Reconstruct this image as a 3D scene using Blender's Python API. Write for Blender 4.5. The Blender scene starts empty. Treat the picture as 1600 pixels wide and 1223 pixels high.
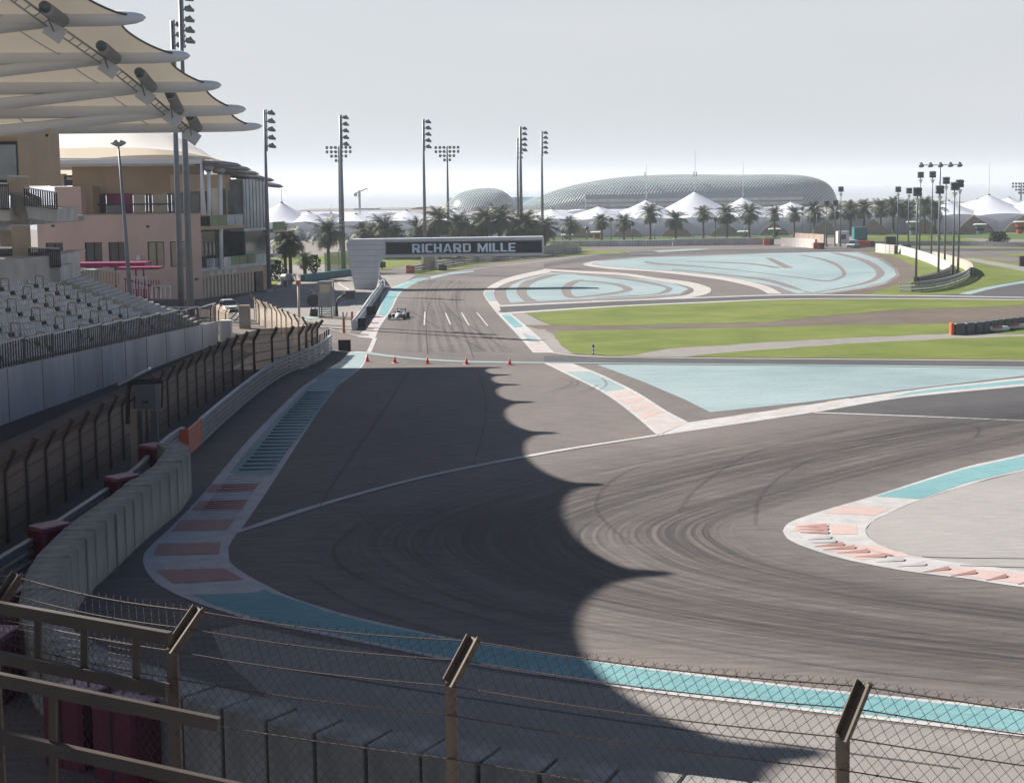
import bpy, math, random
from mathutils import Vector, Matrix
random.seed(7)
S = bpy.context.scene
COL = S.collection
PI = math.pi
# ---------------------------------------------------------------- camera model (measured in the 1600 px wide photograph)
FPX, HC, HZ, ROLL = 2450.0, 15.5, 290.0, 0.012
_p = math.atan((561 - HZ) / FPX)
_F = Vector((0, math.cos(_p), -math.sin(_p))); _R0 = Vector((1, 0, 0)); _U0 = Vector((0, math.sin(_p), math.cos(_p)))
_R = math.cos(ROLL) * _R0 - math.sin(ROLL) * _U0
_U = math.sin(ROLL) * _R0 + math.cos(ROLL) * _U0
CP = Vector((0, 0, HC))
def ray(px, py): return (px - 800) / FPX * _R - (py - 561) / FPX * _U + _F
def G(px, py, z=0.0):
    d = ray(px, py); return CP + d * ((z - HC) / d.z)
def V(px, py, Y):
    d = ray(px, py); return CP + d * (Y / d.y)
def ZT(px, py, Y): return V(px, py, Y).z
ORD = ['first', 'second', 'third', 'fourth', 'fifth', 'sixth', 'seventh', 'eighth', 'ninth', 'tenth', 'eleventh', 'twelfth', 'thirteenth', 'fourteenth', 'fifteenth',
       'sixteenth', 'seventeenth', 'eighteenth', 'nineteenth', 'twentieth'] + ['twenty-' + w for w in ('first', 'second', 'third', 'fourth', 'fifth', 'sixth', 'seventh', 'eighth', 'ninth')] + ['thirtieth'] + \
      ['thirty-' + w for w in ('first', 'second', 'third', 'fourth', 'fifth', 'sixth', 'seventh', 'eighth', 'ninth')]
# ---------------------------------------------------------------- materials
def lin(c):
    return tuple(((x / 255) / 12.92 if x / 255 <= .04045 else ((x / 255 + .055) / 1.055) ** 2.4) for x in c)
def nt(name):
    m = bpy.data.materials.new(name); m.use_nodes = True
    n = m.node_tree; return m, n, n.nodes['Principled BSDF'], n.nodes['Material Output']
def mat(name, col, rough=.6, var=.12, scale=3.0, metal=0.0, bump=0.0, stretch=(1, 1, 1), var2=None, emit=None, spec=.5):
    col = tuple(c * .86 for c in col)
    m, n, b, o = nt(name); N = n.nodes; L = n.links
    tc = N.new('ShaderNodeTexCoord'); mp = N.new('ShaderNodeMapping'); mp.inputs['Scale'].default_value = stretch
    L.new(tc.outputs['Object'], mp.inputs[0])
    nz = N.new('ShaderNodeTexNoise'); nz.inputs['Scale'].default_value = scale; nz.inputs['Detail'].default_value = 6; L.new(mp.outputs[0], nz.inputs[0])
    r = N.new('ShaderNodeValToRGB'); e = r.color_ramp.elements
    e[0].position = .3; e[1].position = .7
    e[0].color = tuple(c * (1 - var) for c in col) + (1,); c2 = var2 or tuple(min(1, c * (1 + var)) for c in col); e[1].color = tuple(c2) + (1,)
    L.new(nz.outputs[0], r.inputs[0]); L.new(r.outputs[0], b.inputs['Base Color'])
    b.inputs['Roughness'].default_value = rough; b.inputs['Metallic'].default_value = metal
    b.inputs['Specular IOR Level'].default_value = spec
    if bump:
        bp = N.new('ShaderNodeBump'); bp.inputs['Strength'].default_value = bump; bp.inputs['Distance'].default_value = .05
        L.new(nz.outputs[0], bp.inputs['Height']); L.new(bp.outputs[0], b.inputs['Normal'])
    return m
def ground_mat(name, col, col2, big=.03, fine=1.5, streak=None, rough=.85, worn=None):
    """large soft patches + fine grain + optional lengthwise streaks"""
    if "asphalt" not in name: col = tuple(c * .80 for c in col); col2 = tuple(c * .80 for c in col2)
    m, n, b, o = nt(name); N = n.nodes; L = n.links
    tc = N.new('ShaderNodeTexCoord')
    n1 = N.new('ShaderNodeTexNoise'); n1.inputs['Scale'].default_value = big; n1.inputs['Detail'].default_value = 8; n1.inputs['Roughness'].default_value = .6
    L.new(tc.outputs['Object'], n1.inputs[0])
    n2 = N.new('ShaderNodeTexNoise'); n2.inputs['Scale'].default_value = fine; n2.inputs['Detail'].default_value = 4
    mp = N.new('ShaderNodeMapping')
    if streak: mp.inputs['Scale'].default_value = streak[:3]; mp.inputs['Rotation'].default_value = (0, 0, streak[3])
    L.new(tc.outputs['Object'], mp.inputs[0]); L.new(mp.outputs[0], n2.inputs[0])
    ad = N.new('ShaderNodeMath'); ad.operation = 'MULTIPLY_ADD'; ad.inputs[1].default_value = .40; L.new(n2.outputs[0], ad.inputs[0])
    n4 = N.new('ShaderNodeTexNoise'); n4.inputs['Scale'].default_value = 5.5; n4.inputs['Detail'].default_value = 3; L.new(tc.outputs['Object'], n4.inputs[0]); a4 = N.new('ShaderNodeMath'); a4.operation = 'MULTIPLY_ADD'; a4.inputs[1].default_value = .16; L.new(n4.outputs[0], a4.inputs[0])
    ml = N.new('ShaderNodeMath'); ml.operation = 'MULTIPLY'; ml.inputs[1].default_value = .44; L.new(n1.outputs[0], ml.inputs[0]); L.new(ml.outputs[0], a4.inputs[2]); L.new(a4.outputs[0], ad.inputs[2])
    r = N.new('ShaderNodeValToRGB'); e = r.color_ramp.elements; e[0].position = .36; e[1].position = .64
    e[0].color = tuple(col) + (1,); e[1].color = tuple(col2) + (1,); L.new(ad.outputs[0], r.inputs[0])
    out = r.outputs[0]
    if worn:  # worn-through paint: patches of bare asphalt
        n3 = N.new('ShaderNodeTexNoise'); n3.inputs['Scale'].default_value = 2.2; n3.inputs['Detail'].default_value = 10; n3.inputs['Roughness'].default_value = .75; L.new(tc.outputs['Object'], n3.inputs[0])
        r3 = N.new('ShaderNodeValToRGB'); r3.color_ramp.elements[0].position = worn[0]; r3.color_ramp.elements[1].position = worn[0] + .08
        L.new(n3.outputs[0], r3.inputs[0]); mx = N.new('ShaderNodeMix'); mx.data_type = 'RGBA'
        k = N.new('ShaderNodeMath'); k.operation = 'MULTIPLY'; k.inputs[1].default_value = worn[1]; L.new(r3.outputs[0], k.inputs[0])
        L.new(k.outputs[0], mx.inputs[0]); L.new(out, mx.inputs[6]); mx.inputs[7].default_value = (.13, .12, .115, 1); out = mx.outputs[2]
    L.new(out, b.inputs['Base Color']); b.inputs['Roughness'].default_value = rough; b.inputs['Specular IOR Level'].default_value = .25
    return m
def mesh_mat(name, col, px, py, wx, wy, rough=.6, metal=0.0):
    """woven wire: transparent between wires; UV in metres"""
    m, n, b, o = nt(name); N = n.nodes; L = n.links
    b.inputs['Base Color'].default_value = tuple(col) + (1,); b.inputs['Roughness'].default_value = rough; b.inputs['Metallic'].default_value = metal
    uv = N.new('ShaderNodeUVMap'); sp = N.new('ShaderNodeSeparateXYZ'); L.new(uv.outputs[0], sp.inputs[0])
    outs = []
    for ax, p, w in ((0, px, wx), (1, py, wy)):
        d = N.new('ShaderNodeMath'); d.operation = 'DIVIDE'; d.inputs[1].default_value = p; L.new(sp.outputs[ax], d.inputs[0])
        f = N.new('ShaderNodeMath'); f.operation = 'FRACT'; L.new(d.outputs[0], f.inputs[0])
        c = N.new('ShaderNodeMath'); c.operation = 'LESS_THAN'; c.inputs[1].default_value = w; L.new(f.outputs[0], c.inputs[0]); outs.append(c)
    mx = N.new('ShaderNodeMath'); mx.operation = 'MAXIMUM'; L.new(outs[0].outputs[0], mx.inputs[0]); L.new(outs[1].outputs[0], mx.inputs[1])
    t = N.new('ShaderNodeBsdfTransparent'); ms = N.new('ShaderNodeMixShader')
    L.new(mx.outputs[0], ms.inputs[0]); L.new(t.outputs[0], ms.inputs[1]); L.new(b.outputs[0], ms.inputs[2]); L.new(ms.outputs[0], o.inputs[0])
    return m
def streak_mat(name, col, thr, strength, su, sv, seed=0.0):
    """rubber laid on the road: UV u along the line, v across, thin streaks that fade at the rims"""
    m, n, b, o = nt(name); N = n.nodes; L = n.links
    b.inputs['Base Color'].default_value = tuple(col) + (1,); b.inputs['Roughness'].default_value = .75; b.inputs['Specular IOR Level'].default_value = .3
    uv = N.new('ShaderNodeUVMap'); mp = N.new('ShaderNodeMapping'); mp.inputs['Scale'].default_value = (su, sv, 1); mp.inputs['Location'].default_value = (seed, seed * 1.7, 0)
    L.new(uv.outputs[0], mp.inputs[0])
    nz = N.new('ShaderNodeTexNoise'); nz.inputs['Scale'].default_value = 1; nz.inputs['Detail'].default_value = 7; nz.inputs['Roughness'].default_value = .62; L.new(mp.outputs[0], nz.inputs[0])
    r = N.new('ShaderNodeValToRGB'); r.color_ramp.elements[0].position = thr; r.color_ramp.elements[1].position = thr + .22; L.new(nz.outputs[0], r.inputs[0])
    sp = N.new('ShaderNodeSeparateXYZ'); L.new(uv.outputs[0], sp.inputs[0])
    a = N.new('ShaderNodeMath'); a.operation = 'SUBTRACT'; a.inputs[0].default_value = 1; L.new(sp.outputs[1], a.inputs[1])
    c = N.new('ShaderNodeMath'); c.operation = 'MULTIPLY'; L.new(a.outputs[0], c.inputs[0]); L.new(sp.outputs[1], c.inputs[1])
    d = N.new('ShaderNodeMath'); d.operation = 'MULTIPLY'; d.inputs[1].default_value = 5.0; d.use_clamp = True; L.new(c.outputs[0], d.inputs[0])
    k = N.new('ShaderNodeMath'); k.operation = 'MULTIPLY'; L.new(r.outputs[0], k.inputs[0]); L.new(d.outputs[0], k.inputs[1])
    k2 = N.new('ShaderNodeMath'); k2.operation = 'MULTIPLY'; k2.inputs[1].default_value = strength; L.new(k.outputs[0], k2.inputs[0])
    t = N.new('ShaderNodeBsdfTransparent'); ms = N.new('ShaderNodeMixShader')
    L.new(k2.outputs[0], ms.inputs[0]); L.new(t.outputs[0], ms.inputs[1]); L.new(b.outputs[0], ms.inputs[2]); L.new(ms.outputs[0], o.inputs[0])
    return m
def fabric_mat(name, col, tcol, fac=.35):
    m, n, b, o = nt(name); N = n.nodes; L = n.links
    b.inputs['Base Color'].default_value = tuple(col) + (1,); b.inputs['Roughness'].default_value = .7
    tr = N.new('ShaderNodeBsdfTranslucent'); tr.inputs[0].default_value = tuple(tcol) + (1,)
    ms = N.new('ShaderNodeMixShader'); ms.inputs[0].default_value = fac
    L.new(b.outputs[0], ms.inputs[1]); L.new(tr.outputs[0], ms.inputs[2]); L.new(ms.outputs[0], o.inputs[0])
    return m
M = {}
M['sand'] = ground_mat('sand', (.20, .18, .16), (.28, .255, .225), .02, .8)
M['asphalt'] = ground_mat('asphalt', (.076, .075, .080), (.186, .158, .141), .030, .5, (1, 6, 1, -.15))
M['asphalt_dark'] = ground_mat('asphalt_dark', (.045, .047, .054), (.092, .088, .088), .05, .6, (1, 5, 1, -.1))
M['asphalt_pale'] = ground_mat('asphalt_pale', (.19, .18, .17), (.26, .245, .23), .05, .8)
M['concrete_runoff'] = ground_mat('concrete_runoff', (.28, .27, .262), (.41, .40, .39), .06, .8, (1, 5, 1, -.35))
M['grass'] = ground_mat('grass', (.070, .120, .012), (.215, .245, .050), .11, .45, (.4, 6, 1, .03), rough=.95)
M['bank'] = ground_mat('bank', (.05, .10, .02), (.10, .17, .04), .08, .8, rough=.95)
M['seam'] = ground_mat('seam asphalt', (.04, .04, .045), (.07, .07, .072), .2, 1.0)
M['patch'] = ground_mat('patch asphalt', (.085, .083, .086), (.13, .12, .115), .1, 1.0)
M['dirt'] = ground_mat('dirt', (.10, .078, .06), (.19, .155, .125), .12, .6, (1, 5, 1, 0))
M['blue'] = ground_mat('blue_paint', (.19, .285, .305), (.38, .47, .485), .05, .35, (.5, 8, 1, -.06), worn=(.56, .45))
M['blue2'] = ground_mat('teal_paint', (.13, .30, .33), (.24, .44, .46), .08, .9, (1, 4, 1, .2), worn=(.57, .4))
M['teal_dark'] = ground_mat('teal_rib', (.025, .12, .15), (.04, .16, .18), .3, 2)
M['white'] = ground_mat('white_paint', (.40, .40, .41), (.60, .59, .58), .1, 1.2, worn=(.57, .45))
M['pinkwhite'] = ground_mat('faded_white_paint', (.42, .39, .375), (.56, .53, .51), .1, 1.2, worn=(.60, .4))
M['red'] = ground_mat('faded_red_paint', (.37, .215, .20), (.46, .28, .26), .2, 1.5, worn=(.62, .3))
M['redlight'] = ground_mat('pale_red_paint', (.50, .37, .34), (.58, .45, .42), .2, 1.5, worn=(.62, .3))
M['reddark'] = mat('dark_red_rib', (.17, .03, .035), .7)
M['grey_swirl'] = ground_mat('bare_swirl', (.17, .155, .15), (.24, .22, .21), .1, .9)
M['metal'] = mat('galvanised_steel', (.30, .31, .33), .42, .15, 2, metal=.7)
M['rail'] = mat('guardrail_steel', (.45, .46, .47), .45, .14, 1.5, metal=.45, stretch=(.3, .3, 3))
M['pole'] = mat('pole_steel', (.17, .20, .23), .5, .12, 1, metal=.4)
M['darkmetal'] = mat('dark_metal', (.035, .037, .04), .5, .2, 2, metal=.3)
M['lamp'] = mat('lamp_housing', (.09, .12, .14), .4, .2, 2, metal=.3)
M['lampglass'] = mat('lamp_glass', (.35, .42, .45), .12, .1, 2)
M['tube'] = mat('white_painted_tube', (.82, .83, .85), .5, .08, .6, stretch=(.2, 1, 1))
M['fabric'] = fabric_mat('canopy_membrane', (.52, .50, .47), (.62, .55, .44), .15)
M['tent'] = fabric_mat('tent_membrane', (.72, .75, .82), (.82, .84, .90), .34)
M['roofskin'] = fabric_mat('tent_roof_skin', (.72, .71, .69), (.82, .74, .61), .32)
M['tan_screen'] = mat('tan_screen', (.44, .34, .27), .8, .15, .5)
M['concrete'] = mat('concrete', (.56, .565, .56), .8, .22, .5, bump=.2, stretch=(1, 1, .25))
M['concrete_d'] = mat('weathered_concrete', (.36, .36, .35), .85, .25, .8, stretch=(1, 1, .3))
M['step'] = mat('terrace_concrete', (.58, .56, .53), .85, .15, .6)
M['seat'] = mat('grey_seat_shell', (.62, .62, .61), .55, .2, 1.2)
M['hoop'] = mat('handrail_steel', (.42, .36, .28), .4, .1, 2, metal=.4)
M['bars'] = mat('railing_bars', (.055, .055, .06), .5, .1, 2)
M['railtop'] = mat('railing_cap', (.55, .6, .66), .3, .1, 2, metal=.3)
M['pink'] = mat('pink_render', (.72, .52, .43), .85, .09, .25)
M['tanwall'] = mat('tan_render', (.50, .38, .26), .85, .1, .3)
M['beige'] = mat('beige_panel', (.62, .52, .41), .7, .1, .6)
M['glass'] = mat('tinted_glass', (.03, .045, .055), .06, .3, .4, spec=.8)
M['glass_l'] = mat('pale_reflecting_glass', (.24, .28, .31), .08, .3, .35, spec=.8)
M['glass_tan'] = mat('bronze_glass', (.42, .33, .22), .12, .2, .4, spec=.8)
M['magenta'] = mat('magenta_panel', (.24, .012, .09), .5, .15, 1)
M['magenta_block'] = mat('magenta_block', (.13, .015, .04), .45, .2, 1.5)
M['magenta_top'] = mat('pale_magenta', (.42, .25, .31), .5, .15, 1.5)  # paler pink tone for the tops of the magenta blocks
M['green_reflection_pane'] = mat('green_reflection_pane', (.07, .15, .035), .3, .1, 1)  # railing glass with its green reflection painted into the base colour
M['teal'] = mat('teal_board', (.02, .17, .19), .5, .15, 1)
M['gwhite'] = mat('gantry_panel', (.66, .68, .71), .5, .06, .4)
M['board'] = mat('gantry_board', (.010, .018, .028), .9, .15, .4, spec=.1)
M['letter'] = mat('gantry_letter', (.72, .86, .98), .5, .03, 1)
M['black'] = mat('black_board', (.012, .013, .016), .5, .2, 2)
M['orange'] = mat('orange_paint', (.62, .12, .04), .5, .12, 1.5)
M['orange_f'] = mat('faded_orange', (.60, .20, .13), .55, .12, 1.5)
M['cone'] = mat('cone_red', (.75, .04, .05), .5, .05, 2)
def block_mat():
    m = mat('grey_barrier_block', (.29, .285, .265), .8, .34, 1.1, bump=.2, stretch=(1, 1, .5)); n = m.node_tree; N = n.nodes; L = n.links; b = N['Principled BSDF']
    src = b.inputs['Base Color'].links[0].from_socket; tc = N.new('ShaderNodeTexCoord'); sp = N.new('ShaderNodeSeparateXYZ'); L.new(tc.outputs['Object'], sp.inputs[0]); outs = []
    for ax, p, w in ((0, .36, .05), (2, .4, .045)):
        d = N.new('ShaderNodeMath'); d.operation = 'DIVIDE'; d.inputs[1].default_value = p; L.new(sp.outputs[ax], d.inputs[0]); f = N.new('ShaderNodeMath'); f.operation = 'FRACT'; L.new(d.outputs[0], f.inputs[0])
        c = N.new('ShaderNodeMath'); c.operation = 'LESS_THAN'; c.inputs[1].default_value = w; L.new(f.outputs[0], c.inputs[0]); outs.append(c.outputs[0])
    g = N.new('ShaderNodeMath'); g.operation = 'LESS_THAN'; g.inputs[1].default_value = 2.2; L.new(sp.outputs[2], g.inputs[0])
    mx = N.new('ShaderNodeMath'); mx.operation = 'MAXIMUM'; L.new(outs[0], mx.inputs[0]); L.new(outs[1], mx.inputs[1]); k = N.new('ShaderNodeMath'); k.operation = 'MULTIPLY'; L.new(mx.outputs[0], k.inputs[0]); L.new(g.outputs[0], k.inputs[1])
    k2 = N.new('ShaderNodeMath'); k2.operation = 'MULTIPLY'; k2.inputs[1].default_value = .16; L.new(k.outputs[0], k2.inputs[0])
    q = N.new('ShaderNodeMix'); q.data_type = 'RGBA'; L.new(k2.outputs[0], q.inputs[0]); L.new(src, q.inputs[6]); q.inputs[7].default_value = (.09, .09, .09, 1); L.new(q.outputs[2], b.inputs['Base Color']); return m
M['block'] = block_mat()
M['brown'] = mat('brown_fence_paint', (.095, .066, .046), .6, .2, 3)
M['wire'] = mat('fence_wire', (.065, .042, .032), .7, .2, 3)
M['rail_brown'] = mat('rail_brown_paint', (.060, .043, .032), .6, .25, 4)
M['display'] = mat('display_grey', (.09, .10, .11), .5, .15, 1)
M['fencepost'] = mat('dark_fence_post', (.085, .068, .056), .6, .2, 2)
M['palm_leaf'] = mat('palm_leaf', (.045, .078, .030), .6, .35, .6, var2=(.09, .125, .05))
M['sea'] = mat('sea_water', (.34, .38, .40), .18, .1, .02)
M['palm_dry'] = mat('palm_dry_leaf', (.10, .085, .045), .8, .3, .6)
M['trunk'] = mat('palm_trunk', (.12, .09, .065), .9, .3, 2, stretch=(1, 1, 4))
M['bush'] = mat('bush_leaf', (.035, .06, .02), .8, .4, 1)
M['carwhite'] = mat('white_car_paint', (.72, .74, .76), .25, .03, 1)
M['rubber'] = mat('tyre_rubber', (.015, .015, .016), .8, .2, 3)
M['shell'] = mat('hotel_glass_skin', (.16, .26, .29), .22, .40, .035, spec=.6)
M['lattice'] = mat('hotel_lattice', (.56, .62, .60), .4, .1, .05)
M['hotelwall'] = mat('hotel_facade', (.14, .21, .26), .3, .2, .05)
M['hotelwhite'] = mat('hotel_white_band', (.66, .66, .66), .6, .08, .05)
M['farblock'] = mat('far_building', (.20, .25, .30), .7, .15, .08)
M['skin'] = mat('skin', (.35, .2, .14), .6, .05, 3)
M['cloth'] = mat('dark_clothing', (.02, .022, .03), .8, .2, 3)
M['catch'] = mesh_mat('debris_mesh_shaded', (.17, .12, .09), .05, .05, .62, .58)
M['catch_tan'] = mesh_mat('debris_mesh_tan', (.40, .30, .20), .05, .05, .22, .22)
M['shade_cloth'] = mesh_mat('green_windbreak', (.06, .16, .04), .06, .06, .5, .4)
M['chain_far'] = mesh_mat('far_chain_link', (.20, .22, .22), .07, .07, .14, .14)
M['rubber_streak'] = streak_mat('rubber_streaks', (.045, .044, .046),   .40, .40, .8, 60)
M['rubber_streak2'] = streak_mat('rubber_line', (.045, .043, .046), .42, .5, .6, 22, 3.1)
M['faint_streak'] = streak_mat('faint_streaks', (.05, .05, .054), .42, .30, .35, 26, 7.7)
M['skid'] = streak_mat('skid_line', (.04, .04, .044), .36, .30, 3, 1.5, 5.3)
# ---------------------------------------------------------------- mesh builder
class MB:
    def __init__(s): s.v = []; s.f = []; s.uv = {}
    def add(s, vs, fs, uvs=None):
        b = len(s.v); s.v += [tuple(v) for v in vs]
        for i, f in enumerate(fs):
            if uvs: s.uv[len(s.f)] = uvs[i]
            s.f.append(tuple(b + k for k in f))
        return s
    def box(s, c, d, rz=0, M4=None):
        x, y, z = d[0] / 2, d[1] / 2, d[2] / 2
        vs = [Vector((a, b, e)) for e in (-z, z) for a, b in ((-x, -y), (x, -y), (x, y), (-x, y))]
        R = M4 if M4 is not None else Matrix.Rotation(rz, 3, 'Z')
        vs = [R @ v + Vector(c) for v in vs]
        return s.add(vs, [(0, 3, 2, 1), (4, 5, 6, 7), (0, 1, 5, 4), (1, 2, 6, 5), (2, 3, 7, 6), (3, 0, 4, 7)])
    def bevbox(s, c, d, rz=0, b=.04):
        """box with chamfered vertical edges and top"""
        x, y, z = d[0] / 2, d[1] / 2, d[2] / 2
        def ring(k, zz): return [(-x + k, -y + k * .0, zz) for _ in ()]
        R = Matrix.Rotation(rz, 3, 'Z'); rings = []
        for ins, zz in ((0, -z), (0, z - b), (b, z)):
            X, Y = x - ins, y - ins; o = b
            rings.append([(-X + o, -Y, zz), (X - o, -Y, zz), (X, -Y + o, zz), (X, Y - o, zz), (X - o, Y, zz), (-X + o, Y, zz), (-X, Y - o, zz), (-X, -Y + o, zz)])
        vs = [R @ Vector(v) + Vector(c) for r in rings for v in r]; fs = []
        for k in range(2):
            for i in range(8): j = (i + 1) % 8; fs.append((k * 8 + i, k * 8 + j, k * 8 + 8 + j, k * 8 + 8 + i))
        fs.append(tuple(range(16, 24))); fs.append(tuple(reversed(range(8))))
        return s.add(vs, fs)
    def tube(s, pts, r, n=8, cap=True):
        pts = [Vector(p) for p in pts]
        rs = r if isinstance(r, (list, tuple)) else [r] * len(pts)
        base = len(s.v); k = len(pts)
        t0 = (pts[1] - pts[0]).normalized(); up = Vector((0, 0, 1)) if abs(t0.z) < .9 else Vector((1, 0, 0))
        u = t0.cross(up).normalized()
        vs = []
        for i, p in enumerate(pts):
            t = ((pts[min(i + 1, k - 1)] - pts[max(i - 1, 0)])).normalized()
            u = (u - t * u.dot(t)).normalized(); w = t.cross(u)
            for a in range(n): th = 2 * PI * a / n; vs.append(p + (u * math.cos(th) + w * math.sin(th)) * rs[i])
        fs = [(i * n + a, i * n + (a + 1) % n, (i + 1) * n + (a + 1) % n, (i + 1) * n + a) for i in range(k - 1) for a in range(n)]
        if cap: fs += [tuple(reversed(range(n))), tuple((k - 1) * n + a for a in range(n))]
        return s.add(vs, fs)
    def bar(s, a, b, w, h):
        """rectangular bar from a to b"""
        a, b = Vector(a), Vector(b); t = (b - a).normalized(); up = Vector((0, 0, 1)) if abs(t.z) < .95 else Vector((0, 1, 0))
        u = t.cross(up).normalized() * w / 2; q = u.cross(t).normalized() * h / 2
        vs = [p + sx * u + sy * q for p in (a, b) for sx, sy in ((-1, -1), (1, -1), (1, 1), (-1, 1))]
        return s.add(vs, [(0, 3, 2, 1), (4, 5, 6, 7), (0, 1, 5, 4), (1, 2, 6, 5), (2, 3, 7, 6), (3, 0, 4, 7)])
    def prism(s, poly, y0, y1, axis='y'):
        """poly of (x,z) extruded from y0 to y1 (or (x,y) extruded in z)"""
        n = len(poly)
        if axis == 'y': vs = [(p[0], y0, p[1]) for p in poly] + [(p[0], y1, p[1]) for p in poly]
        elif axis == 'x': vs = [(y0, p[0], p[1]) for p in poly] + [(y1, p[0], p[1]) for p in poly]
        else: vs = [(p[0], p[1], y0) for p in poly] + [(p[0], p[1], y1) for p in poly]
        fs = [tuple(range(n)), tuple(reversed(range(n, 2 * n)))] + [(i, i + n, (i + 1) % n + n, (i + 1) % n) for i in range(n)]
        return s.add(vs, fs)
    def sphere(s, c, r, nu=10, nv=6, sc=(1, 1, 1)):
        vs = []; fs = []
        for j in range(nv + 1):
            ph = PI * j / nv
            for i in range(nu): th = 2 * PI * i / nu; vs.append((c[0] + r * sc[0] * math.sin(ph) * math.cos(th), c[1] + r * sc[1] * math.sin(ph) * math.sin(th), c[2] + r * sc[2] * math.cos(ph)))
        for j in range(nv):
            for i in range(nu): k = (i + 1) % nu; fs.append((j * nu + i, j * nu + nu + i, j * nu + nu + k, j * nu + k))
        return s.add(vs, fs)
    def strip(s, A, B, uv=None):
        n = len(A); fs = [(i, i + 1, n + i + 1, n + i) for i in range(n - 1)]
        uvs = None
        if uv: uvs = [[(i / (n - 1), 0), ((i + 1) / (n - 1), 0), ((i + 1) / (n - 1), 1), (i / (n - 1), 1)] for i in range(n - 1)]
        return s.add(list(A) + list(B), fs, uvs)
    def grid(s, P):
        h, w = len(P), len(P[0])
        return s.add([p for r in P for p in r], [(j * w + i, j * w + i + 1, (j + 1) * w + i + 1, (j + 1) * w + i) for j in range(h - 1) for i in range(w - 1)])
    def build(s, name, m, parent=None, smooth=False, fix=True):
        me = bpy.data.meshes.new(name); me.from_pydata(s.v, [], s.f)
        if s.uv:
            l = me.uv_layers.new(name='UVMap')
            for p in me.polygons:
                u = s.uv.get(p.index)
                if u:
                    for k, li in enumerate(p.loop_indices): l.data[li].uv = u[k]
        me.materials.append(M[m] if isinstance(m, str) else m)
        if smooth: me.polygons.foreach_set('use_smooth', [True] * len(me.polygons))
        me.update()
        o = bpy.data.objects.new(name, me); COL.objects.link(o)
        if parent: o.parent = parent
        return o
def tag(o, label=None, cat=None, group=None, kind=None):
    if label: o['label'] = label
    if cat: o['category'] = cat
    if group: o['group'] = group
    if kind: o['kind'] = kind
    return o
def struct(o): o['kind'] = 'structure'; return o
def thing(name, label, cat, loc=(0, 0, 0), rz=0, group=None):
    o = bpy.data.objects.new(name, None); COL.objects.link(o); o.location = loc; o.rotation_euler = (0, 0, rz); o.empty_display_size = .5
    return tag(o, label, cat, group)
def dup(o, loc, rz=0, label=None, scale=None):
    def cp(x, par):
        c = x.copy(); COL.objects.link(c)
        if par: c.parent = par
        for ch in x.children: cp(ch, c)
        return c
    c = cp(o, None); c.location = loc; c.rotation_euler = (0, 0, rz)
    if scale: c.scale = scale
    if label: c['label'] = label
    return c
def cr(pts, n=6, closed=False):
    """Catmull-Rom"""
    P = [Vector(p) for p in pts]; k = len(P); out = []
    rng = range(k) if closed else range(k - 1)
    for i in rng:
        if closed: a, b, c, d = P[(i - 1) % k], P[i], P[(i + 1) % k], P[(i + 2) % k]
        else: a, b, c, d = P[max(i - 1, 0)], P[i], P[i + 1], P[min(i + 2, k - 1)]
        for j in range(n):
            t = j / n; out.append(.5 * ((2 * b) + (c - a) * t + (2 * a - 5 * b + 4 * c - d) * t * t + (3 * b - a - 3 * c + d) * t ** 3))
    if not closed: out.append(P[-1])
    return out
def resamp(P, n):
    P = [Vector(p) for p in P]; L = [0]
    for a, b in zip(P, P[1:]): L.append(L[-1] + (b - a).length)
    out = []; k = 0
    for i in range(n):
        d = L[-1] * i / (n - 1)
        while k < len(L) - 2 and L[k + 1] < d: k += 1
        t = (d - L[k]) / max(1e-9, L[k + 1] - L[k]); out.append(P[k].lerp(P[k + 1], min(1, t)))
    return out
def gp(pts, z=0.0): return [G(p[0], p[1], z) for p in pts]
def area(name, pts, m, z, smooth=0):
    P = cr([(a, b, 0) for a, b in pts], smooth, True) if smooth else [Vector((a, b, 0)) for a, b in pts]
    P = gp(P, z)
    if name == 'lawn':   # ragged turf edge
        rg = random.Random(len(P) * 7 + int(P[0].x)); Q = []
        for p, q in zip(P, P[1:] + P[:1]):
            n = max(1, min(60, int((q - p).length / 1.6)))
            for k in range(n): Q.append(p.lerp(q, k / n) + Vector((rg.uniform(-.25, .25), rg.uniform(-.3, .3), 0)))
        P = Q
    return struct(MB().add(P, [tuple(range(len(P)))]).build(name, m))
def band(name, A, B, m, z, n=40, sm=6, uv=False):
    a = resamp(gp(cr([(x, y, 0) for x, y in A], sm), z), n); b = resamp(gp(cr([(x, y, 0) for x, y in B], sm), z), n)
    return struct(MB().strip(a, b, uv).build(name, m))
def line(name, A, w, m, z, n=60, sm=6):
    """painted line of real width w metres along pixels A"""
    P = resamp(gp(cr([(x, y, 0) for x, y in A], sm), z), n); l = []; r = []
    for i, p in enumerate(P):
        t = P[min(i + 1, n - 1)] - P[max(i - 1, 0)]; q = Vector((-t.y, t.x, 0)).normalized() * w / 2; l.append(p + q); r.append(p - q)
    return struct(MB().strip(l, r).build(name, m))
SUN, SKY, DUST, HAZE, HAZEC, EXPO = 5.0, .05, .3, .00017, (.84, .90, 1.0, 1), 1.05
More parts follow.
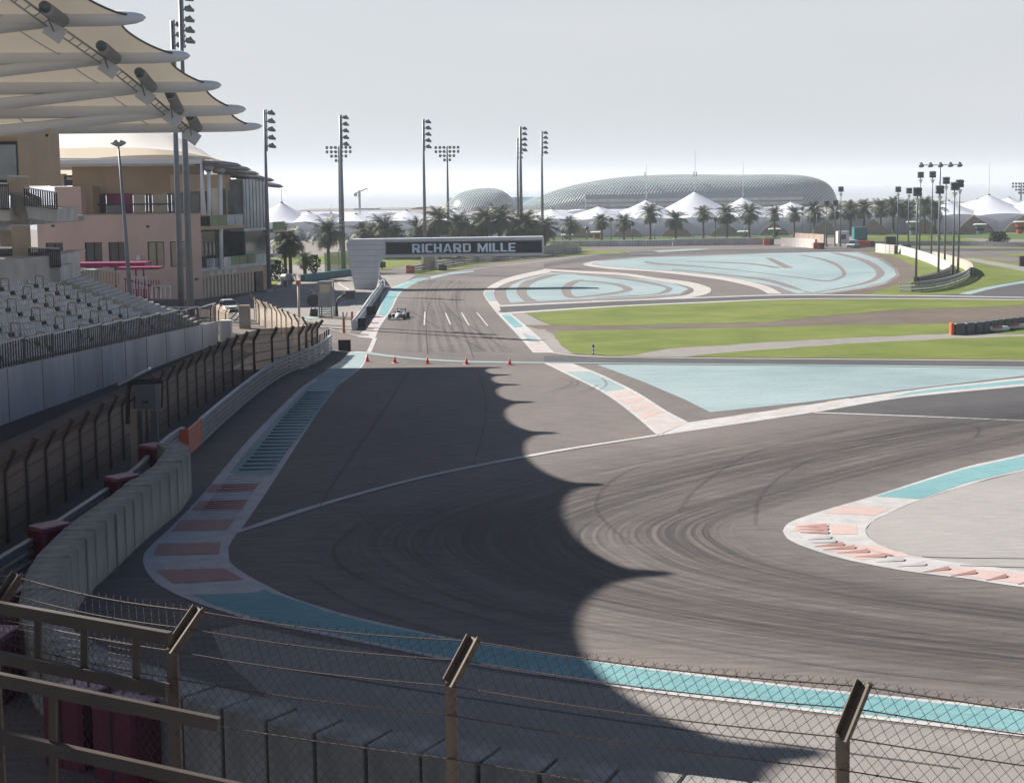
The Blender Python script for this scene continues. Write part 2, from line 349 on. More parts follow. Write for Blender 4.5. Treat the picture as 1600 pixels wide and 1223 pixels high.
# ================================================================ GROUND AND PAINT
def sheet(name, x0, x1, y0, y1, z, m): return struct(MB().add([(x0, y0, z), (x1, y0, z), (x1, y1, z), (x0, y1, z)], [(0, 1, 2, 3)]).build(name, m))
sheet('ground', -3000, 3000, -60, 640, -.03, 'sand')
sheet('hotel_island', -70, 330, 640, 1250, -.03, 'sand')
sheet('building_island', -150, -60, 1080, 1190, -.03, 'sand')
sheet('sea', -3000, 3000, 640, 6000, -.3, 'sea')
asph = area('asphalt', [(-900, 1500), (-900, 480), (-100, 478), (300, 470), (420, 452), (450, 447), (540, 440), (560, 425), (640, 412), (760, 402), (900, 392), (930, 384), (1250, 381), (1500, 384), (1900, 388), (3000, 400), (4200, 900), (3500, 1500)], 'asphalt', 0)
Z1, Z2, Z3, Z4, Z5 = .006, .012, .018, .024, .030
# far stretches of road and pale pit-exit ground
area('pit_exit_road', [(430, 452), (470, 440), (545, 437), (600, 430), (620, 440), (600, 452), (565, 500), (545, 520), (490, 505), (400, 500), (330, 480), (380, 462)], 'asphalt_pale', Z1)
band('pit_exit_line', [(452, 503), (500, 488), (540, 469)], [(470, 506), (512, 488), (548, 469)], 'blue', Z2, 12)
line('pit_exit_edge', [(490, 507), (520, 515), (560, 524), (584, 529)], .25, 'white', Z2, 20)
line('pit_exit_kerb', [(540, 437), (529, 442), (541, 450), (545, 453)], .4, 'white', Z2, 20)
line('pit_exit_curve', [(465, 448), (484, 452), (492, 459), (470, 464)], .4, 'white', Z2, 20)
area('pale_apron', [(590, 430), (650, 429), (640, 437), (612, 452), (600, 447), (592, 436)], 'asphalt_pale', Z2)
area('dark_track', [(570, 552), (640, 559), (720, 565), (850, 566), (1030, 678), (940, 690), (850, 706), (700, 735), (600, 760), (500, 790), (420, 815), (370, 832), (405, 775), (440, 720), (480, 665), (520, 612), (552, 582), (568, 566)], 'asphalt', Z1)
area('hairpin_track', [(358, 850), (372, 830), (420, 817), (500, 791), (600, 763), (700, 738), (850, 710), (1030, 680), (1112, 668), (1272, 643), (1384, 624), (1600, 602), (1900, 575), (1900, 650), (1600, 712), (1506, 733), (1366, 777), (1272, 803), (1234, 817), (1226, 828), (1236, 842), (1319, 874), (1412, 891), (1506, 904), (1600, 918), (1900, 955), (1900, 1145), (1600, 1106), (1319, 1078), (1178, 1062), (991, 1038), (850, 1019), (681, 990), (556, 962), (462, 934), (400, 904), (366, 878)], 'asphalt', Z1)
area('cross_track', [(850, 556), (1066, 557), (1300, 560), (1600, 564), (2000, 567), (2000, 573), (1600, 572), (1300, 569), (900, 566), (850, 565)], 'asphalt_dark', Z2)
area('right_dark_track', [(1112, 668), (1272, 643), (1384, 624), (1600, 602), (1900, 575), (1900, 690), (1600, 657), (1272, 645)], 'asphalt_dark', Z2)
area('outer_apron', [(330, 985), (380, 975), (490, 1000), (600, 1020), (775, 1050), (1014, 1085), (1319, 1122), (1600, 1155), (1900, 1190), (1900, 1400), (1000, 1320), (600, 1200), (430, 1100), (350, 1030)], 'asphalt_pale', .008)
line('outer_joint', [(450, 1045), (700, 1085), (1000, 1130), (1500, 1200)], .12, 'seam', .014)
for p_ in [[(420, 860), (600, 905), (900, 975), (1300, 1040), (1600, 1070)], [(560, 800), (640, 860), (860, 920), (1200, 975), (1600, 1010)], [(1240, 700), (1450, 672), (1700, 640)], [(640, 575), (600, 640), (530, 740), (500, 790)], [(745, 575), (760, 640), (740, 725)],
           [(690, 437), (672, 470), (665, 500), (668, 552)], [(720, 437), (712, 470), (722, 510), (740, 560)]]: line('paving_seam', p_, .04, 'seam', .052, 60)
for p_ in [[(640, 560), (700, 562), (695, 570), (632, 568)], [(300, 830), (250, 900), (180, 900), (235, 830)]]: area('asphalt_patch', p_, 'patch', .010)
# grass
area('lawn', [(817, 487), (860, 481), (1000, 476), (1200, 469), (1400, 467), (1600, 468), (2300, 470), (2300, 470.5), (1600, 477), (1500, 481), (1400, 484), (1300, 492), (1200, 503), (1000, 508), (900, 509), (860, 507)], 'grass', .02)
area('lawn', [(864, 521), (872, 517), (1000, 514.5), (1150, 512), (1300, 508), (1440, 506), (1495, 505), (1600, 496), (1900, 478), (2300, 474), (2300, 498), (1600, 522), (1490, 521), (1366, 526), (1225, 533), (1047, 544.5), (990, 554), (962, 556), (897, 552), (878, 540)], 'grass', .02)
area('lawn', [(1066, 557), (1131, 551), (1319, 537), (1490, 528.5), (1600, 525), (2300, 505), (2300, 566), (1600, 562), (1300, 559)], 'grass', .02)
area('lawn', [(1350, 393), (1375, 391), (1405, 393), (1440, 399), (1502, 403), (1590, 421), (1640, 427), (1640, 432), (1600, 437), (1550, 447), (1500, 459), (1437, 461), (1355, 460.5), (1385, 447), (1425, 438), (1432, 425), (1415, 410), (1385, 399)], 'grass', .02)
area('lawn', [(1502, 400), (1540, 403), (1592, 412), (1592, 417), (1560, 412)], 'grass', .02)
area('lawn', [(1560, 397), (1620, 396), (1700, 398), (1700, 403), (1600, 403)], 'grass', .02)
area('lawn', [(1340, 388.5), (1600, 386), (1900, 388), (1900, 389.5), (1600, 388)], 'grass', .02)
area('lawn', [(340, 460), (352, 405), (440, 402), (545, 398), (600, 392), (720, 386), (800, 384), (920, 380), (920, 388), (830, 398), (700, 405), (640, 414), (590, 425), (545, 426), (440, 436), (430, 446)], 'grass', .02)
area('lawn', [(650, 421), (700, 414), (740, 409), (800, 403), (870, 396), (920, 391), (985, 391), (970, 396), (900, 399), (830, 405), (760, 412), (690, 425), (650, 430)], 'grass', .024)
area('grass_bank', [(800, 383), (900, 380), (1060, 377.6), (1200, 373), (1360, 369), (1620, 374), (2400, 380), (2400, 372), (1500, 364), (1100, 368), (800, 373)], 'bank', .026)
area('lawn', [(1352, 384), (1353, 371), (1400, 368), (1470, 369), (1510, 373), (1560, 384), (1450, 384.5)], 'grass', .034)
area('footpath', [(420, 436), (480, 431), (545, 424), (548, 414), (500, 413), (430, 415)], 'asphalt_pale', .032)
# brown service strips
area('dirt_strip', [(817, 508), (860, 507.5), (1000, 509), (1200, 503), (1300, 492.5), (1400, 484.5), (1500, 481.5), (1600, 478), (2300, 471), (2300, 474), (1900, 479), (1600, 495), (1495, 504), (1440, 505), (1300, 507), (1150, 511), (1000, 513.5), (872, 516), (840, 514)], 'dirt', .014)
area('verge', [(797, 489), (817, 486), (840, 500), (862, 508), (852, 517), (864, 522), (878, 541), (897, 553), (865, 551), (837, 522)], 'asphalt_pale', .010)
area('service_road', [(962, 556), (990, 554), (1047, 544), (1225, 532.5), (1366, 525.5), (1490, 520.5), (1600, 521), (1900, 505), (1900, 520), (1600, 526), (1490, 529), (1319, 537.5), (1131, 551.5), (1066, 557.5)], 'asphalt_pale', .014)
area('dirt_border', [(1330, 391), (1350, 392), (1400, 402), (1430, 417), (1432, 430), (1420, 440), (1385, 450), (1350, 461), (1290, 461), (1380, 444), (1402, 430), (1397, 420), (1372, 404)], 'dirt', .022)
# right hand road behind the arrow island
area('right_road', [(1500, 459), (1560, 444), (1640, 431), (1900, 410), (1900, 466), (1600, 466), (1440, 464)], 'asphalt_dark', .028)
band('right_road_paint', [(1498, 459), (1550, 447), (1640, 432)], [(1515, 460), (1565, 448), (1640, 437)], 'blue', .034, 20)
area('island_road', [(1502, 405), (1520, 403), (1610, 419), (1700, 424), (1700, 430), (1600, 424)], 'asphalt_pale', .026)
band('long_road_line', [(782, 477), (950, 469.5), (1100, 464), (1237, 460), (1440, 461.5), (1600, 464)], [(782, 479), (950, 471.3), (1100, 465.6), (1237, 461.4), (1440, 462.8), (1600, 465.2)], 'white', .036, 60)
band('long_road', [(780, 479), (950, 471.4), (1100, 465.7), (1237, 461.6), (1440, 463), (1600, 465.4)], [(785, 489), (950, 478.6), (1100, 472), (1237, 467), (1440, 466.4), (1600, 468.4)], 'asphalt_dark', .030, 60)
band('long_road_edge', [(784, 488.6), (950, 478.2), (1100, 471.6), (1237, 466.6), (1440, 466), (1600, 468)], [(786, 491), (950, 480), (1100, 473.2), (1237, 467.7), (1440, 467), (1600, 469)], 'white', .038, 60)
band('cross_line', [(571, 549), (620, 556), (700, 562.5), (800, 565), (1000, 567), (1300, 569.5), (1600, 573), (2000, 575)], [(571, 552.5), (620, 558.5), (700, 564.6), (800, 567), (1000, 568.4), (1300, 571), (1600, 575), (2000, 577)], 'blue', .036, 80)
line('cross_line_top', [(865, 551), (920, 556.5), (1066, 559), (1300, 561), (1600, 563.5), (2000, 566)], .5, 'pinkwhite', .036, 60)
# painted run-off, right triangle
area('blue_runoff', [(932, 569.5), (1300, 571.5), (1600, 576), (2000, 578), (2000, 560), (2000, 580), (1600, 587), (1412, 609), (1260, 628), (1110, 644), (1070, 624), (1009, 598), (962, 580)], 'blue', Z2)
band('runoff_kerb', [(1030, 680), (1112, 668), (1272, 644), (1384, 625), (1459, 616), (1600, 603), (1900, 575)], [(1073, 660), (1178, 645), (1319, 624), (1459, 605), (1530, 597.5), (1600, 590), (1900, 562)], 'white', .020, 60)
band('runoff_kerb_blue', [(1390, 621), (1459, 612), (1600, 599), (1900, 571)], [(1420, 613), (1475, 606), (1600, 593.5), (1900, 566)], 'blue2', .026, 40)
for i, (a, b) in enumerate([(1130, 1165), (1200, 1240), (1275, 1310)]):
    ya = lambda x: 680 - (x - 1030) * .152
    area('runoff_kerb_block', [(a, ya(a) - 4), (b, ya(b) - 4), (b + 18, ya(b + 18) - 13), (a + 18, ya(a + 18) - 13)], 'pinkwhite', .026)
KL = [(850, 566), (883, 582), (944, 612.5), (990, 645), (1030, 679)]; KR = [(892, 568), (934, 584), (991, 612), (1037, 641), (1073, 660)]
band('diagonal_kerb', KL, KR, 'pinkwhite', .022, 40)
line('diagonal_kerb_line', KL, .3, 'white', .034, 30); line('diagonal_kerb_line', KR, .3, 'white', .034, 30)
def sub_band(name, A, B, t0, t1, m, z, s0=0.0, s1=1.0, n=12, sm=6, skew=0):
    a = resamp(gp(cr([(x, y, 0) for x, y in A], sm), z), 200); b = resamp(gp(cr([(x, y, 0) for x, y in B], sm), z), 200)
    ia = [min(199, int(199 * (t0 + (t1 - t0) * k / (n - 1)))) for k in range(n)]
    ib = [max(0, min(199, i + int(199 * skew))) for i in ia]
    return struct(MB().strip([a[i].lerp(b[j], s0) for i, j in zip(ia, ib)], [a[i].lerp(b[j], s1) for i, j in zip(ia, ib)]).build(name, m))
sub_band('diagonal_kerb_blue', KL, KR, .18, .50, 'blue', .028, .04, .96)
for k in range(4): sub_band('diagonal_kerb_block', KL, KR, .55 + .085 * k, .59 + .085 * k, 'redlight', .028, .05, .95)
# thin white line across the track and on the right
band('track_line', [(369, 829), (420, 811), (500, 786), (600, 758.5), (700, 734.5), (850, 706), (960, 688.5), (1035, 677)], [(366, 834), (420, 817), (500, 791), (600, 762), (700, 738), (850, 709), (960, 691), (1035, 680)], 'white', .034, 80)
band('track_line', [(1272, 643.5), (1400, 648), (1600, 656), (1900, 668)], [(1272, 645), (1400, 649.6), (1600, 657.8), (1900, 671)], 'white', .034, 30)
# long left kerb: outer (left/bottom) and inner (right/top) edges
KO = [(549, 548), (535, 562), (520, 572.5), (492, 591), (470, 606), (440, 634), (390, 685), (347, 735), (320, 768), (292, 798), (262, 828), (240, 848), (226, 864), (224, 880), (234, 899), (256, 918), (310, 942), (400, 970), (494, 989), (587, 1008), (681, 1027), (775, 1044), (900, 1062), (1014, 1080), (1178, 1100), (1319, 1117), (1600, 1150), (1900, 1185)]
KI = [(573, 550), (572, 562), (564, 575), (545, 590), (522, 608), (505, 632), (476, 676), (440, 732), (410, 778), (385, 815), (370, 834), (359, 850), (357, 862), (362, 880), (390, 900), (415, 913), (462, 935), (556, 963), (681, 991), (775, 1007), (900, 1025), (991, 1039), (1178, 1063), (1319, 1079), (1600, 1107), (1900, 1140)]
def kpath(P, z, seg):  # piecewise so that matching indices stay together
    return resamp(gp(cr([(x, y, 0) for x, y in P], 6), z), seg)
def kerb_piece(name, a0, a1, m, z, s0, s1, n=60):
    """between pixel y-values on both edges: a0=(yo0,yi0) start, a1 end"""
    def cut(P, y0, y1):
        Q = cr([(x, y, 0) for x, y in P], 10); Q = [q for q in Q if y0 - .01 <= q.y <= y1 + .01]
        return Q
    A = cut(KO, a0[0], a1[0]); B = cut(KI, a0[1], a1[1])
    A = resamp(gp(A, z), n); B = resamp(gp(B, z), n)
    return struct(MB().strip([p.lerp(q, s0) for p, q in zip(A, B)], [p.lerp(q, s1) for p, q in zip(A, B)]).build(name, m))
kerb_piece('kerb', (548, 550), (592, 610), 'white', .020, 0, 1)
kerb_piece('kerb', (590, 608), (850, 850), 'white', .020, 0, 1)
kerb_piece('kerb', (849, 849), (944, 909), 'white', .021, 0, 1)
kerb_piece('kerb', (940, 907), (1185, 1140), 'white', .020, 0, 1, 120)
kerb_piece('kerb_paint', (549, 551), (592, 610), 'blue', .026, .04, .93)
kerb_piece('kerb_paint', (592, 611), (740, 742), 'blue', .026, .16, .90)
kerb_piece('kerb_paint', (950, 915), (1185, 1140), 'blue2', .026, .14, .90, 120)
# ribbed ramp inside the kerb: real saw-tooth ribs 3-6 cm high
def ribs(name, L0, R0, n, m1, h, fill=.5, taper=False):
    """L0,R0: pixel polylines (left, right); n ribs"""
    a = resamp(gp([Vector((x, y, 0)) for x, y in L0], .03), n * 2 + 1); b = resamp(gp([Vector((x, y, 0)) for x, y in R0], .03), n * 2 + 1)
    mb = MB()
    for k in range(n):
        p0, p1, q0, q1 = a[2 * k], a[2 * k].lerp(a[2 * k + 2], fill), b[2 * k], b[2 * k].lerp(b[2 * k + 2], fill if not taper else fill * .35)
        up = Vector((0, 0, h)); lo = Vector((0, 0, .001))
        mb.add([p0, p1, q1, q0, p0 + lo, p1 + up, q1 + up * (.4 if taper else 1), q0 + lo], [(4, 5, 6, 7), (1, 2, 6, 5), (0, 4, 7, 3), (0, 1, 5, 4), (3, 7, 6, 2)])
    return struct(mb.build(name, m1))
area('rib_bed', [(506, 588), (540, 587), (512, 625), (470, 680), (417, 741), (368, 741), (400, 706), (440, 655), (480, 607)], 'blue', .032)
ribs('kerb_ribs', [(480, 612), (440, 655), (400, 706), (370, 739)], [(518, 612), (483, 660), (452, 700), (422, 739)], 26, 'teal_dark', .10, .45, True)
area('rib_bed', [(360, 742.5), (414, 742.5), (365, 808), (309, 810)], 'white', .030)
area('kerb_block', [(330, 756), (405, 755), (395, 767), (322, 769)], 'red', .036)
area('kerb_block', [(312, 782), (388, 780), (378, 797), (299, 797)], 'red', .036)
ribs('kerb_ribs', [(358, 743), (350, 756)], [(415, 743), (406, 754)], 3, 'concrete_d', .05, .4, True)
ribs('kerb_ribs', [(350, 756), (340, 769)], [(407, 755), (398, 766)], 3, 'reddark', .05, .45, True)
ribs('kerb_ribs', [(339, 769), (326, 783)], [(397, 767), (388, 780)], 3, 'concrete_d', .05, .4, True)
ribs('kerb_ribs', [(328, 783), (316, 797)], [(387, 781), (377, 796)], 4, 'reddark', .05, .45, True)
ribs('kerb_ribs', [(316, 798), (309, 810)], [(376, 797), (369, 805)], 3, 'concrete_d', .05, .4, True)
area('kerb_block', [(282, 812), (366, 811), (354, 827), (268, 829)], 'red', .036)
area('kerb_block', [(248, 849), (345, 847), (341, 865), (239, 867)], 'red', .036)
area('kerb_block', [(244, 890), (350, 887), (381, 905), (271, 911)], 'red', .036)
area('kerb_block', [(300, 929), (420, 924), (500, 950), (440, 975), (340, 947)], 'blue2', .030)
# hairpin inner kerb on the right
HO = [(1900, 640), (1600, 709), (1506, 730), (1366, 774), (1300, 793), (1250, 809), (1230, 818), (1223, 829), (1232, 842), (1260, 855), (1319, 873), (1412, 891), (1506, 903), (1600, 917), (1900, 955)]
HI = [(1900, 672), (1600, 735), (1510, 758), (1436, 781), (1385, 803), (1362, 815), (1352, 829), (1360, 842), (1380, 853), (1410, 863), (1440, 870), (1500, 879), (1560, 886), (1600, 891), (1900, 925)]
area('concrete_runoff', HI + [(1900, 800)], 'concrete_runoff', .020, 0)
band('hairpin_kerb', HO[:8], HI[:8], 'white', .026, 60); band('hairpin_kerb', HO[7:], HI[7:], 'white', .0265, 60)
area('hairpin_kerb_blue', [(1368, 775), (1506, 732.5), (1600, 712), (1900, 644), (1900, 668), (1600, 732), (1510, 754), (1437, 779)], 'blue2', .034)
area('hairpin_kerb_block', [(1318, 790), (1392, 794), (1366, 805), (1286, 801)], 'redlight', .034)
area('hairpin_kerb_block', [(1298, 819), (1338, 820), (1340, 834), (1300, 834)], 'redlight', .034)
area('hairpin_kerb_block', [(1336, 851), (1370, 852), (1425, 868), (1395, 870)], 'redlight', .034)
area('hairpin_kerb_block', [(1275, 853), (1330, 850), (1400, 868), (1345, 874)], 'redlight', .034)
area('hairpin_kerb_block', [(1445, 891), (1500, 886), (1570, 893), (1640, 899), (1640, 917), (1600, 912), (1510, 900)], 'redlight', .034)
area('hairpin_kerb_block', [(1238, 829), (1246, 817), (1296, 817), (1294, 833)], 'redlight', .034)
def teeth(name, A, B, m):
    """saw-tooth ramps that drop at their far end; real wedges"""
    mb = MB()
    for (x0, y0), (x1, y1), w in zip(A, B, [3.2] * 99):
        p0, p1 = G(x0, y0, .04), G(x1, y1, .04); d = G(x1, y1 + w, .04) - p1; e = G(x0, y0 + .6, .04) - p0
        up = Vector((0, 0, .09))
        mb.add([p0, p1, p1 + d, p0 + e, p1 + up, p1 + d + up * .2], [(0, 1, 4), (1, 2, 5, 4), (0, 4, 5, 3), (0, 3, 2, 1), (2, 3, 5)])
    return struct(mb.build(name, m))
teeth('kerb_teeth', [(1272, 853), (1286, 858), (1308, 863), (1335, 869), (1441, 893), (1485, 899), (1540, 906), (1590, 912)], [(1318, 849), (1336, 854), (1357, 860), (1383, 867), (1483, 887), (1525, 893), (1573, 899), (1622, 904)], 'red')
teeth('kerb_teeth', [(1262, 842), (1268, 847), (1368, 877), (1402, 884)], [(1298, 838), (1306, 844), (1412, 873), (1446, 880)], 'white')
teeth('kerb_teeth', [(1244, 822), (1246, 826.5), (1250, 831)], [(1292, 820.5), (1293, 825), (1294, 830.5)], 'red')
line('skid_on_concrete', [(1410, 819), (1450, 803), (1520, 789), (1570, 772), (1600, 765)], .35, 'skid', .030, 30)
line('skid_on_concrete', [(1440, 869), (1500, 871), (1600, 872)], .12, 'asphalt_dark', .030, 30)
line('skid_on_concrete', [(1500, 883), (1600, 886)], .12, 'asphalt_dark', .030, 30)
# hairpin rubber
OUT = [(1900, 1150), (1600, 1103), (1319, 1072), (1100, 1045), (850, 1005), (640, 960), (520, 905), (470, 860), (500, 820), (620, 775), (780, 738), (950, 705), (1150, 672), (1350, 645), (1600, 622), (1900, 600)]
INN = [(1900, 960), (1600, 922), (1450, 902), (1330, 880), (1250, 858), (1218, 840), (1205, 828), (1208, 818), (1225, 808), (1270, 795), (1340, 776), (1420, 752), (1500, 729), (1600, 705), (1750, 668), (1900, 632)]
def ribbon(name, A, B, m, z, n=120):
    a = resamp(gp(cr([(x, y, 0) for x, y in A], 6), z), n); b = resamp(gp(cr([(x, y, 0) for x, y in B], 6), z), n)
    mb = MB(); vs = []; k = 10
    P = [[p.lerp(q, j / k) for j in range(k + 1)] for p, q in zip(a, b)]
    w = k + 1; vs = [p for r in P for p in r]
    fs = []; uv = []
    for i in range(n - 1):
        for j in range(k):
            fs.append((i * w + j, i * w + j + 1, (i + 1) * w + j + 1, (i + 1) * w + j)); u0, u1 = i * 8 / n, (i + 1) * 8 / n
            uv.append([(u0, j / k), (u0, (j + 1) / k), (u1, (j + 1) / k), (u1, j / k)])
    return struct(mb.add(vs, fs, uv).build(name, m))
ribbon('rubber_marks', OUT, INN, 'rubber_streak', .040)
mid = lambda t: [(a[0] * (1 - t) + b[0] * t, a[1] * (1 - t) + b[1] * t) for a, b in zip(OUT, INN)]
ribbon('rubber_marks', mid(.30), mid(.62), 'rubber_streak2', .044)
ribbon('rubber_marks', mid(.68), mid(.9), 'rubber_streak2', .048)
def skid(pts, w=.26, z=.046):
    P = resamp(gp(cr([(x, y, 0) for x, y in pts], 6), z), 30); l = []; r = []
    for i, p in enumerate(P):
        t = P[min(i + 1, 29)] - P[max(i - 1, 0)]; q = Vector((-t.y, t.x, 0)).normalized() * w / 2; l.append(p + q); r.append(p - q)
    struct(MB().strip(l, r, True).build('skid_mark', 'skid'))
for p in [[(862, 611), (885, 603), (893, 596), (870, 590)], [(875, 608), (897, 603), (903, 597), (890, 592)], [(905, 613), (925, 607), (935, 600)], [(935, 610), (948, 600), (940, 590)],
          [(1120, 700), (980, 735), (930, 790), (985, 850)], [(1320, 672), (1180, 705), (1090, 760), (1060, 800)],
          [(1400, 680), (1260, 720), (1190, 770), (1180, 820)], [(1500, 660), (1530, 670), (1505, 690), (1400, 700)], [(660, 552), (720, 556), (800, 560), (900, 562)], [(600, 545), (700, 552), (830, 558)],
          [(640, 485), (700, 520), (760, 548)], [(690, 470), (720, 500), (790, 545)], [(700, 990), (560, 945), (480, 900)], [(900, 1000), (700, 950), (560, 900), (520, 860), (560, 820)]]: skid(p)
# asphalt seams and paler/darker lanes on the straight
ribbon('straight_rubber', [(640, 437), (632, 452), (625, 475), (618, 500), (612, 520), (606, 550)], [(765, 440), (745, 455), (745, 475), (770, 500), (790, 522), (820, 550)], 'faint_streak', .020, 40)
for a, b in [((664, 487), (663, 508)), ((721, 488), (733, 509)), ((745, 488), (762, 509)), ((696, 489), (704, 507))]:
    line('grid_line', [a, b], .18, 'white', .026, 4)
# left blue strip at the far straight
SL = [(667, 434), (650, 436), (625, 446), (602, 457), (597, 475), (591, 490)]; SR = [(672, 435), (655, 439), (630, 452), (619, 463), (611, 480), (602, 494)]
band('strip_white', [(x - 3, y) for x, y in SL] + [(577, 508), (558, 526)], [(x + 3, y) for x, y in SR] + [(594, 510), (586, 529)], 'white', .020, 60)
band('strip_blue', SL, SR, 'blue2', .028, 40)
band('track_edge', [(740, 423), (700, 427), (672, 433)], [(740, 425), (700, 430), (674, 436)], 'blue', .028, 20)
line('track_edge', [(672, 433), (700, 427), (760, 418), (830, 410), (900, 401), (985, 393)], .5, 'white', .024, 40)
for k in range(7):
    t = k / 7; y0 = 494 + 33 * t; x0 = 594 - 27 * t; area('strip_block', [(x0 - 8, y0), (x0 + 7, y0), (x0 + 4, y0 + 2.2), (x0 - 11, y0 + 2.2)], 'redlight' if k % 2 else 'grey_swirl', .028)
line('edge_line', [(586, 528), (581, 540), (576, 551)], .45, 'white', .028, 10)
# right kerb of the far straight
CL = [(850, 421), (800, 432), (770, 444), (756, 455), (758, 465), (768, 479), (777, 490)]; CR_ = [(862, 425), (812, 436), (783, 446), (772, 456), (774, 465), (779, 472), (786, 479)]
band('far_kerb', CL, CR_, 'pinkwhite', .020, 50)
band('far_kerb_blue', [(757, 455), (758, 462), (763, 470)], [(770, 455), (772, 463), (777, 470)], 'blue', .040, 12)
band('far_kerb', [(775, 488), (812, 527), (833, 551)], [(797, 489), (837, 522), (866, 551)], 'white', .020, 40)
band('far_kerb_blue', [(783, 492), (804, 512)], [(797, 492), (818, 510)], 'blue2', .028, 10)
band('far_kerb_blue', [(816, 520), (826, 533)], [(838, 527), (845, 536)], 'blue', .028, 10)
for k in range(3): area('far_kerb_block', [(824 + 4 * k, 536 + 5 * k), (848 + 5 * k, 536 + 5 * k), (850 + 5 * k, 538 + 5 * k), (826 + 4 * k, 538 + 5 * k)], 'redlight', .028)
# run-off fills with swirls
band('runoff_border', [(850, 420), (900, 423), (975, 427), (1025, 434), (1075, 440), (1100, 446), (1111, 452), (1105, 459), (1075, 465), (1000, 469), (925, 471)], [(850, 423), (900, 426), (970, 430), (1010, 436), (1055, 443), (1078, 449), (1084, 453), (1080, 458), (1060, 463), (1000, 467.5), (925, 470)], 'pinkwhite', .042, 90)
area('runoff_bed', [(862, 425), (900, 426), (970, 430), (1010, 436), (1055, 443), (1080, 452), (1060, 464), (1000, 468), (920, 471), (782, 477), (773, 466), (773, 455), (785, 446), (812, 436)], 'grey_swirl', .022)
area('blue_swirl', [(862, 426), (925, 429), (1000, 435), (1050, 442), (1076, 451), (1062, 459), (1000, 464), (925, 467), (850, 470), (797, 473), (792, 464), (790, 455), (800, 445), (817, 437)], 'blue', .028)
band('swirl', [(930, 429), (866, 428), (835, 435), (815, 442), (807, 455), (812, 464), (820, 471)], [(930, 430), (880, 429), (850, 436), (832, 443), (823, 455), (828, 464), (840, 470)], 'grey_swirl', .034, 50)
band('swirl', [(900, 428), (960, 432), (1010, 439), (1045, 448), (1050, 453), (1035, 459), (990, 463), (930, 466)], [(900, 429), (950, 434), (1000, 441), (1035, 448), (1040, 452), (1022, 459), (980, 462), (930, 465)], 'grey_swirl', .034, 50)
band('swirl', [(912, 437), (897, 438), (882, 445), (877, 454), (884, 464), (900, 466)], [(912, 438), (905, 440), (896, 446), (892, 454), (896, 462), (910, 465)], 'grey_swirl', .034, 30)
band('swirl', [(897, 438), (930, 439), (970, 444), (989, 452), (970, 458), (930, 463), (900, 466)], [(905, 440), (935, 441.5), (962, 446), (974, 452), (960, 456), (925, 461), (896, 464)], 'grey_swirl', .036, 40)
area('runoff_bed', [(911, 414), (925, 408), (1005, 401), (1100, 399), (1200, 395), (1287, 393), (1345, 393), (1378, 404), (1403, 421), (1406, 431), (1388, 442), (1350, 451), (1287, 460), (1202, 460), (1182, 450), (1125, 437), (1025, 425), (950, 420)], 'grey_swirl', .024)
area('blue_swirl', [(925, 413), (940, 408), (1005, 402), (1100, 400), (1200, 396), (1287, 394), (1340, 394.5), (1372, 405), (1397, 421), (1400, 430), (1385, 440), (1350, 449), (1287, 457.5), (1245, 458.5), (1215, 448), (1140, 433), (1050, 423), (975, 418)], 'blue', .030)
band('runoff_border', [(930, 408), (911, 413.5), (950, 420), (1025, 425), (1125, 437), (1182, 450), (1200, 459)], [(945, 408), (925, 413), (975, 418.5), (1050, 424), (1140, 434), (1195, 446), (1222, 459)], 'pinkwhite', .042, 60)
line('runoff_border', [(1222, 459.5), (1287, 458.6), (1350, 450), (1385, 442)], .3, 'white', .042, 30)
band('swirl', [(1072, 408), (1120, 409), (1180, 412), (1215, 417), (1222, 418)], [(1072, 409), (1120, 410.5), (1180, 414), (1205, 418), (1215, 419)], 'grey_swirl', .036, 30)
area('swirl', [(1195, 403), (1206, 403), (1241, 419), (1225, 419)], 'grey_swirl', .038)
band('swirl', [(1245, 399), (1275, 404), (1305, 415), (1316, 427), (1310, 433), (1290, 438), (1240, 432), (1180, 425)], [(1258, 399), (1290, 405), (1312, 414), (1322, 427), (1314, 435), (1290, 440), (1240, 433.5), (1180, 426)], 'grey_swirl', .036, 60)
band('swirl', [(1180, 425), (1120, 418), (1060, 413), (1030, 411), (1010, 408), (1020, 407)], [(1180, 426), (1120, 419.5), (1055, 415), (1020, 413), (1005, 409), (1015, 407)], 'grey_swirl', .036, 30)
band('swirl', [(1296, 395), (1340, 406), (1365, 420), (1368, 431), (1350, 441), (1310, 450), (1273, 456)], [(1310, 395), (1355, 406), (1378, 420), (1381, 430), (1360, 441.5), (1315, 451), (1273, 457.5)], 'grey_swirl', .036, 60)
band('swirl', [(1050, 420), (1120, 427), (1200, 436), (1245, 449), (1258, 457)], [(1050, 421.5), (1115, 429), (1190, 438), (1238, 451), (1273, 457)], 'grey_swirl', .036, 40)
band('far_track', [(850, 412), (985, 394), (1200, 389), (1400, 387), (1900, 391)], [(850, 418), (905, 410), (1000, 400), (1200, 394), (1345, 392)], 'asphalt_dark', .010, 40)
band('far_track_paint', [(1020, 392), (1080, 389), (1100, 389)], [(1030, 394), (1085, 391), (1110, 389.5)], 'blue', .016, 10)
line('far_track_line', [(985, 397), (1100, 394.5), (1250, 391.5), (1400, 389)], .6, 'white', .020, 30)
